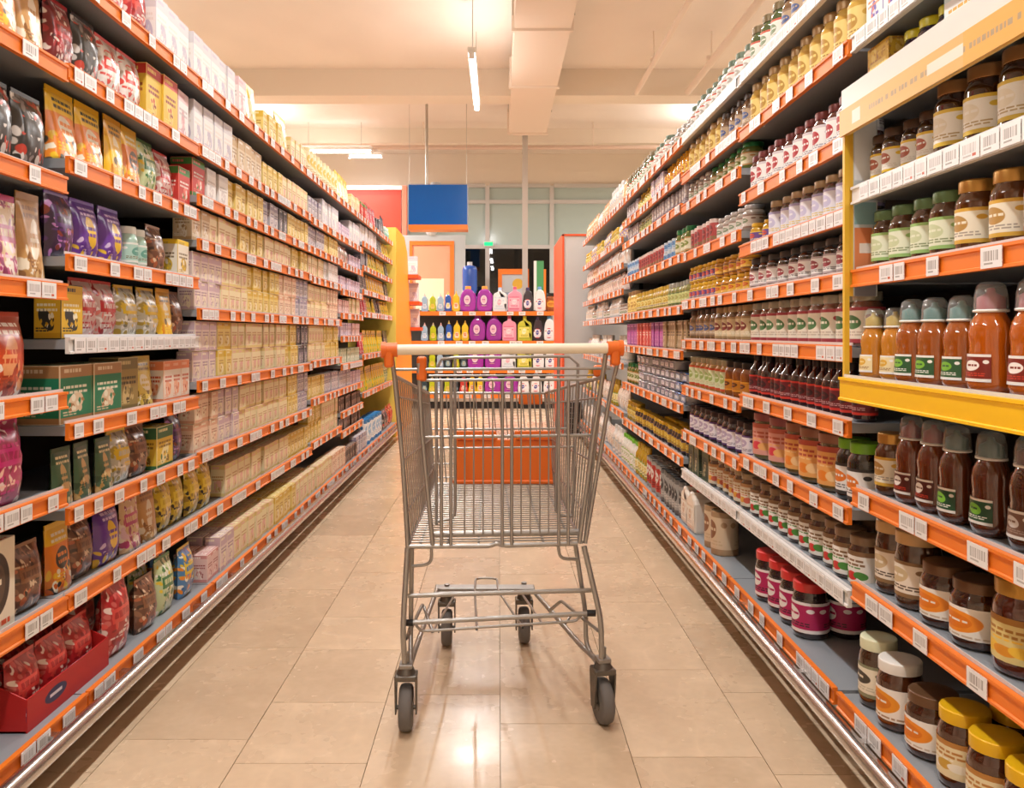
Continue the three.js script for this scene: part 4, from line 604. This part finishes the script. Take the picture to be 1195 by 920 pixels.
// ------------------------------------------------------------------ endcaps at the aisle end
{
  const e = thing('endcap_unit', 'tall orange and yellow endcap with small shelves of white packs', 'endcap', V(-1.06, 0, -8.66)), yel = M(0xffe46a, 0.5), og = M(0xf9a416, 0.45);
  mesh('front_board', span(-0.5, 0.02, 0, 2.12, -0.03, 0), yel, e);
  const sh = new THREE.Shape(); [[0.03, 0], [1.62, 0], [1.5, 1.0], [1.05, 1.95], [0.75, 2.1], [0.03, 2.12]].forEach(([a, b], i) => (i ? sh.lineTo(a, b) : sh.moveTo(a, b)));
  mesh('side_board', new THREE.ExtrudeGeometry(sh, { depth: 0.025, bevelEnabled: false }).rotateY(PI / 2).translate(0.0, 0, 0), og, e);
  mesh('core', span(-0.5, -0.02, 0, 1.9, -1.0, -0.03), greyPaint, e);
  for (const [y, z] of [[1.72, -1.3], [1.42, -1.45], [1.12, -1.55]]) mesh('shelf', span(-0.5, 0.14, y - 0.04, y, z - 0.2, z + 0.2), orangeDark, e);
  for (const [y, z] of [[1.72, -1.3], [1.42, -1.45], [1.12, -1.55]]) for (let k = 0; k < 2; k++) product(TYPES.wht, 0.2, V(-1.06 + 0.06 - k * 0.13, y + 0.0005, -8.66 + z), 0, 'white carton with silver print on the orange endcap shelves', 'white packs on the orange endcap', true).scale.setScalar(1.1);
  const g = thing('endcap_unit', 'tall grey endcap panel with a red-orange side board', 'endcap', V(0.66, 0, -8.9));
  mesh('grey_board', span(0.02, 0.72, 0, 2.06, -0.03, 0), M(0xd2d0ce, 0.45), g);
  mesh('side_board', span(0, 0.02, 0, 2.08, -1.35, 0.01), M(0xf05a28, 0.4), g);
  mesh('top_trim', span(0.0, 0.72, 2.06, 2.08, -0.05, 0.01), M(0xf05a28, 0.4), g);
  mesh('core', span(0.05, 0.7, 0, 1.9, -1.3, -0.03), greyPaint, g);
  const c = thing('plastic_crate', 'black slatted plastic crate standing by the grey endcap', 'crate', V(0.77, 0, -8.8)); c.scale.setScalar(0.93);
  mesh('bottom', span(-0.08, 0.08, 0, 0.02, -0.1, 0.1), black, c);
  for (let k = 0; k < 6; k++) for (const [x0, x1, z0, z1] of [[-0.085, 0.085, 0.09, 0.1], [-0.085, 0.085, -0.1, -0.09], [-0.085, -0.075, -0.09, 0.09], [0.075, 0.085, -0.09, 0.09]]) mesh('slat', span(x0, x1, 0.02 + k * 0.06, 0.055 + k * 0.06, z0, z1), black, c);
  for (const [x, z] of [[-1, -1], [0, 1], [1, -1], [-1, 1], [1, 1]]) mesh('post', span(x * 0.07 - 0.012, x * 0.07 + 0.012, 0.02, 0.36, z * 0.08 - 0.008, z * 0.08 + 0.008), black, c);
}
// ------------------------------------------------------------------ far shelf of cleaning products
{
  const D = 11.9, u = thing('shelving_unit', 'far shelf of detergent jugs and soap bottles with orange rails', 'shelving', V(-0.2, 0, -D - 0.2));
  mesh('back_panel', span(-1.15, 0.97, 0.1, 1.38, -0.22, -0.2), backMat, u);
  mesh('base', span(-1.15, 0.97, 0, 0.1, -0.2, 0.15), black, u); mesh('kick_rail', span(-1.15, 0.97, 0.1, 0.16, 0.12, 0.2), steelMat, u);
  for (const x of [-1.15, 0.95]) mesh('upright', span(x, x + 0.02, 0, 1.38, -0.2, -0.16), greyPaint, u);
  for (const [h, x0] of [[1.35, -1.15], [0.94, -1.15], [0.55, -1.15], [0.2, -1.15]]) {
    const deck = mesh('shelf', span(x0, 0.97, h - 0.03, h, -0.2, 0.19), deckMat, u); mesh('price_rail', span(x0, 0.97, h - 0.055, h + 0.004, 0.19, 0.205), orange, deck);
    for (const x of [-0.62, -0.36, -0.2, 0.05, 0.36, 0.52, 0.78]) mesh('price_tag', new THREE.BoxGeometry(0.09, 0.05, 0.002).translate(x + rr(-0.04, 0.04), h - 0.026, 0.2065), tagMats[1], deck);
  }
  const row = (h, list, nth) => { for (const [key, px, scale = 1] of list) { const t = TYPES[key]; product(t, Math.min(t.h, nth === 'bottom' ? 0.285 : nth === 'third' ? 0.325 : 9), V((px - CX) * D / F, h + 0.0005, -D - 0.09 + rr(-0.01, 0.01)), 0, `${t.look} on ${nth} shelf of the far cleaning rack`, `${t.look}s, ${nth} shelf of the far rack`, false); } };
  row(1.35, [['cs', 495], ['gs', 504.5], ['cs', 513.5], ['bs', 522.5], ['ys', 532], ['pj', 546], ['pj', 565.5], ['wf', 583.5], ['pf', 601], ['bg', 616.5], ['wg', 630.5], ['bj', 643.5]], 'top');
  row(0.94, [['cs', 495], ['gs', 505], ['cs', 514], ['bs', 523.5], ['ys', 533], ['ys', 542.5], ['pjd', 557], ['pjd', 576.5], ['pf', 594.5], ['yf', 612.5], ['bg', 628], ['wg', 641.5], ['bj', 655]], 'second');
  row(0.55, [['ks', 495], ['gs', 504], ['cs', 513], ['ks', 522.5], ['gs', 532], ['ks', 541], ['pj', 555], ['pj', 575], ['wf', 593.5], ['yf', 612], ['wg', 628.5], ['wg', 643]], 'third');
  row(0.2, [['ks', 495], ['gs', 504], ['cs', 513], ['gs', 522], ['ks', 531], ['rs', 541], ['ys', 551], ['ys', 560.5], ['pj', 575], ['pj', 595], ['wg', 611], ['wg', 626], ['wg', 641]], 'bottom');
  const w = thing('water_dispenser', 'slim dispenser with an inverted blue water bottle behind the far rack', 'dispenser', V(-0.44, 0, -13)), blue = M(0x1e58b8, 0.15, 0, { clearcoat: 0.8 });
  mesh('tower', rbox(0.28, 1.6, 0.28, 0.03, 0, 0.8, 0), M(0x6a4a86, 0.4), w); mesh('bottle', lathe([[0.05, 1.6], [0.1, 1.66], [0.115, 1.72], [0.115, 2.0], [0.1, 2.06], [0.04, 2.08], [0.0, 2.08]], 18), blue, w); mesh('cap', new THREE.CylinderGeometry(0.04, 0.04, 0.06, 14).translate(0, 2.1, 0), M(0xd6d4d0, 0.4), w);
}

// ------------------------------------------------------------------ shopping trolley
{
  const B = V(0, 0, -2.55), cart = thing('shopping_trolley', 'wire shopping trolley with ivory handle and orange fittings in the aisle', 'trolley', B);
  const zinc = M(0xa6a29d, 0.32, 0.62), zincDull = M(0x98938d, 0.42, 0.55), ivory = M(0xf0e6d0, 0.4), og = M(0xe86f1c, 0.42), rubber = M(0x6e6965, 0.7), tread = M(0x4a4643, 0.85), forkM = M(0x6a645c, 0.4, 0.6);
  const YAW = 0.07, P = (px, py, d0) => { const x = (px - CX) * d0 / F, d = d0 + x * YAW; return at(px, py, d).sub(B); };
  const add = (name, list, mat = zinc, parent = cart) => mesh(name, merged(list), mat, parent);
  const lerp = (a, b, t) => a.clone().lerp(b, t);
  // handle
  const hL = P(450, 408.5, 2.2), hR = P(722, 406.5, 2.2);
  mesh('handle', rod(lerp(hL, hR, 0.03), lerp(hL, hR, 0.97), 0.0135, 20), ivory, cart);
  for (const [a, b, s] of [[hL, hR, 1], [hR, hL, -1]]) {
    const end = lerp(a, b, 0.05), c = lerp(a, b, -0.018);
    add('handle_cap', [rod(c, end, 0.0185, 18), rod(lerp(a, b, -0.018), lerp(a, b, 0.0), 0.021, 18), rbox(0.024, 0.05, 0.034, 0.008, lerp(a, b, 0.015).x, a.y - 0.02, a.z)], og);
  }
  // basket corners (pixel, depth): rim and floor, near and far
  const RNL = P(461, 439, 2.27), RNR = P(701, 441, 2.27), RFL = P(500, 459, 3.05), RFR = P(636, 459, 3.05), BNL = P(477, 636, 2.3), BNR = P(679, 633, 2.3), BFL = P(507, 565, 3.02), BFR = P(645, 564, 3.02);
  const w1 = 0.0023, w2 = 0.0036;
  for (const [rn, rf, bn, bf] of [[RNL, RFL, BNL, BFL], [RNR, RFR, BNR, BFR]]) {
    const l = [rod(rn, rf, 0.0052), rod(bn, bf, 0.0048)];
    for (let k = 1; k < 19; k++) l.push(rod(lerp(rn, rf, k / 19), lerp(bn, bf, k / 19), w1, 5));
    for (const t of [0.12, 0.5, 0.82]) l.push(rod(lerp(rn, bn, t), lerp(rf, bf, t), w1 + 0.0006, 5));
    add('side_panel', l);
  }
  { const l = [rod(RFL, RFR, 0.005), rod(BFL, BFR, 0.0048), rod(RFL, BFL, 0.0045), rod(RFR, BFR, 0.0045)];
    for (let k = 1; k < 20; k++) l.push(rod(lerp(RFL, RFR, k / 20), lerp(BFL, BFR, k / 20), w1, 5));
    for (const t of [0.4, 0.6, 0.78, 0.93]) l.push(rod(lerp(RFL, BFL, t), lerp(RFR, BFR, t), w1 + 0.0004, 5));
    add('front_panel', l); }
  { const l = [];
    for (let k = 1; k < 30; k++) l.push(rod(lerp(BNL, BFL, k / 30), lerp(BNR, BFR, k / 30), w1, 5));
    for (const t of [0.06, 0.22, 0.4, 0.6, 0.78, 0.94]) l.push(rod(lerp(BNL, BNR, t).add(V(0, -0.006, 0)), lerp(BFL, BFR, t).add(V(0, -0.006, 0)), w2, 6));
    add('basket_floor', l); }
  // rear frame of the basket and its posts
  add('rear_bar', [bent([P(476, 638, 2.29), P(572, 637.5, 2.29), P(580, 634, 2.29), P(587, 637, 2.29), P(674, 634.5, 2.29)], 0.0062, 0.01), rod(P(504, 624, 2.33), P(676, 621, 2.33), 0.0085, 8)]);
  add('corner_post', [bent([P(457, 416, 2.22), P(461, 445, 2.25), P(470, 540, 2.27), P(476, 640, 2.29)], 0.0062, 0.03), rod(P(463, 445, 2.26), P(478, 640, 2.3), 0.004)]);
  add('corner_post', [bent([P(722, 418, 2.22), P(712, 460, 2.25), P(698, 545, 2.27), P(683, 634, 2.29)], 0.0058, 0.03), rod(P(703, 445, 2.26), P(682, 634, 2.3), 0.004)]);
  add('gate_post', [bent([P(488.5, 424, 2.26), P(492, 500, 2.27), P(505, 637, 2.29)], 0.0062, 0.03)]);
  add('gate_post', [bent([P(707, 413, 2.22), P(694, 500, 2.26), P(676, 634, 2.29)], 0.0066, 0.03)]);
  // rear gate
  { const l = [rod(P(460, 431.5, 2.26), P(712, 430, 2.26), 0.004), rod(P(495, 444, 2.29), P(692, 443, 2.29), 0.0042), rod(P(497, 510.5, 2.3), P(690, 508, 2.3), 0.0042), rod(P(500, 438.6, 2.36), P(694, 438, 2.36), 0.003)];
    for (const x of [515.5, 526.5, 586.5, 597.5, 652.5, 663.5]) l.push(rod(P(x, 443.5, 2.285), P(x - 0.4, 636, 2.285), 0.0046));
    for (const x of [542.5, 553, 564, 575, 608.3, 619, 630.2, 640.5]) l.push(rod(P(x, 443.5, 2.29), P(x - 0.3, 624, 2.31), w1, 6));
    add('rear_gate', l); }
  // hinged inner gate (inverted U)
  add('inner_gate', [bent([P(509.3, 613, 2.46), P(509.3, 418, 2.46), P(675, 416, 2.46), P(668, 604, 2.46)], 0.0046, 0.03), bent([P(510, 608, 2.46), P(531, 606, 2.46), P(531, 417, 2.46)], 0.0046, 0.02), bent([P(668, 602, 2.46), P(648.5, 602, 2.46), P(652, 416, 2.46)], 0.0046, 0.02),
    rod(P(509, 501.5, 2.47), P(664, 500, 2.47), 0.003), rod(P(509, 523.5, 2.47), P(672, 521.5, 2.47), 0.003)]);
  // orange fittings
  { const p = P(490.5, 431, 2.25); add('hinge_clip', [rbox(0.026, 0.066, 0.03, 0.008, p.x + 0.002, p.y, p.z - 0.02)], og); const q = P(699, 433, 2.3); add('hinge_clip', [rbox(0.03, 0.032, 0.03, 0.008, q.x, q.y, q.z)], og); }
  { const a = P(532, 503, 3.04), b = P(647, 503, 3.04), y0 = P(580, 563, 3.03).y, w = b.x - a.x, s = new THREE.Shape(), h = a.y - y0;
    [[0, 0], [w, 0], [w, h], [w * 0.6, h], [w * 0.58, h - 0.03], [w * 0.42, h - 0.03], [w * 0.4, h], [0, h]].forEach(([x, y], i) => (i ? s.lineTo(x, y) : s.moveTo(x, y)));
    const panel = mesh('sign_holder', new THREE.ExtrudeGeometry(s, { depth: 0.008, bevelEnabled: true, bevelSize: 0.002, bevelThickness: 0.002, bevelSegments: 1 }).rotateY(0.0).translate(a.x, y0, a.z + 0.016), og, cart);
    mesh('bottom_lip', rbox(w + 0.02, 0.012, 0.022, 0.004, a.x + w / 2, y0 + 0.006, a.z + 0.022), og, panel);
    for (const t of [0.06, 0.23, 0.38, 0.62, 0.8, 0.95]) mesh('clip', rbox(0.012, 0.016, 0.014, 0.003, a.x + w * t, a.y - 0.02, a.z + 0.028), og, panel);
    for (const t of [0.2, 0.8]) mesh('rib', box(w * 0.36, 0.004, 0.004, a.x + w * t, a.y - 0.03, a.z + 0.028), M(0xc24e12, 0.5), panel); }
  { const c = P(619, 465.5, 3.12); mesh('coin_lock', rbox(0.085, 0.04, 0.04, 0.006, c.x, c.y, c.z), og, cart); }
  // bag hooks under the basket
  add('bag_hook', [bent([P(503.5, 637, 2.29), P(503.5, 659, 2.3), P(481, 661, 2.31)], 0.0045, 0.025)]); add('bag_hook', [bent([P(651, 636, 2.29), P(653.5, 652, 2.3), P(674, 653, 2.31)], 0.0045, 0.025)]);
  // legs
  add('leg', [bent([P(475.5, 640, 2.29), P(470, 736, 2.27), P(473, 787, 2.28)], 0.0075, 0.04, 9)]); add('leg', [bent([P(480.5, 640, 2.33), P(479.5, 724, 2.36), P(479, 778, 2.3)], 0.0065, 0.04, 9)]);
  add('leg', [bent([P(681.5, 638, 2.29), P(701.5, 724, 2.27), P(702, 779, 2.28)], 0.0075, 0.04, 9)]); add('leg', [bent([P(671.5, 636, 2.33), P(683, 713, 2.36), P(684, 754, 2.36), P(697, 775, 2.3)], 0.0065, 0.03, 9)]);
  // chassis
  const plate = [P(511, 688, 2.88), P(620, 686, 2.88)];
  add('crossbar', [rod(P(476, 695.5, 2.33), P(690, 689, 2.33), 0.0062, 9)]); add('crossbar', [rod(P(477, 727, 2.33), P(690, 716, 2.33), 0.0066, 9), bent([P(484, 727, 2.34), P(490, 737, 2.34), P(673, 725, 2.34), P(680, 716, 2.34)], 0.0038, 0.02)]);
  for (const [x, y] of [[477, 727], [690, 715.8]]) { const p = P(x, y, 2.33); add('end_plug', [rod(p.clone().add(V(-0.012, 0, 0)), p.clone().add(V(0.012, 0, 0)), 0.009, 12)], black); }
  add('chassis_tube', [bent([P(478, 779, 2.3), P(484.6, 758, 2.36), P(510, 688, 2.88)], 0.0075, 0.03, 9)]); add('chassis_tube', [bent([P(698, 772, 2.3), P(680, 756, 2.36), P(620, 687, 2.88)], 0.0075, 0.03, 9)]);
  add('front_plate', [rbox(plate[0].distanceTo(plate[1]) + 0.02, 0.014, 0.05, 0.004, (plate[0].x + plate[1].x) / 2, (plate[0].y + plate[1].y) / 2, (plate[0].z + plate[1].z) / 2), rod(P(507, 693, 2.82), P(622, 691, 2.82), 0.006)], zincDull);
  add('brace', [bent([P(474, 746, 2.3), P(493.5, 705, 2.5), P(505, 738, 2.42)], 0.0048, 0.01)]); add('brace', [bent([P(641, 713, 2.55), P(655, 701.5, 2.5), P(680, 722, 2.36), P(699, 737, 2.29)], 0.0048, 0.01), bent([P(660, 728, 2.34), P(668, 716, 2.38), P(681, 716, 2.33)], 0.0036, 0.01)]);
  add('lower_rack', [bent([P(556.5, 735, 2.34), P(554, 690, 2.7), P(555, 675, 2.8), P(580, 675, 2.8), P(581.5, 690, 2.7), P(610, 733, 2.34)], 0.0036, 0.015), rod(P(529, 697, 2.86), P(505, 737, 2.36), 0.0036), rod(P(607, 690, 2.85), P(633, 728, 2.36), 0.0036)]);
  // casters
  const wheelProfile = [[0.02, -0.0175], [0.05, -0.0175], [0.057, -0.014], [0.06, -0.006], [0.06, 0.006], [0.057, 0.014], [0.05, 0.0175], [0.02, 0.0175]];
  for (const [px, py, d, turn] of [[474, 852, 2.268, 0.03], [703.5, 844, 2.29, 0.22], [521.5, 753, 2.885, 0.02], [611.5, 750, 2.91, 0.05]]) {
    const c = new THREE.Group(); c.name = 'caster'; const p = at(px, py, EYE * F / (py - CY)).sub(B); c.position.set(p.x, 0, p.z); c.rotation.y = turn; cart.add(c);
    mesh('wheel', lathe(wheelProfile, 28).rotateZ(PI / 2).translate(0, 0.0602, 0), rubber, c);
    mesh('hub', merged([rod(V(-0.0185, 0.06, 0), V(0.0185, 0.06, 0), 0.024, 16), rod(V(-0.026, 0.06, 0), V(0.026, 0.06, 0), 0.006, 10)]), forkM, c);
    const arm = (s) => { const q = new THREE.Shape(); [[-0.014, 0.045], [0.012, 0.045], [0.022, 0.1], [0.026, 0.14], [-0.026, 0.14], [-0.02, 0.09]].forEach(([x, y], i) => (i ? q.lineTo(x, y) : q.moveTo(x, y))); return new THREE.ExtrudeGeometry(q, { depth: 0.004, bevelEnabled: false }).rotateY(-PI / 2).translate(s * 0.027 + 0.002, 0, 0); };
    mesh('fork', merged([arm(-1), arm(1), rbox(0.06, 0.016, 0.052, 0.005, 0, 0.143, 0), new THREE.CylinderGeometry(0.02, 0.026, 0.016, 16).translate(0, 0.158, 0)]), forkM, c);
    mesh('stem', merged([new THREE.CylinderGeometry(0.009, 0.009, 0.05, 12).translate(0, 0.18, 0), rbox(0.036, 0.012, 0.04, 0.003, 0, 0.172, 0)]), zincDull, c);
  }
}
scene.traverse((o) => { if (o.isMesh) o.castShadow = o.receiveShadow = true; });
scene.add(camera);
renderer.render(scene, camera);
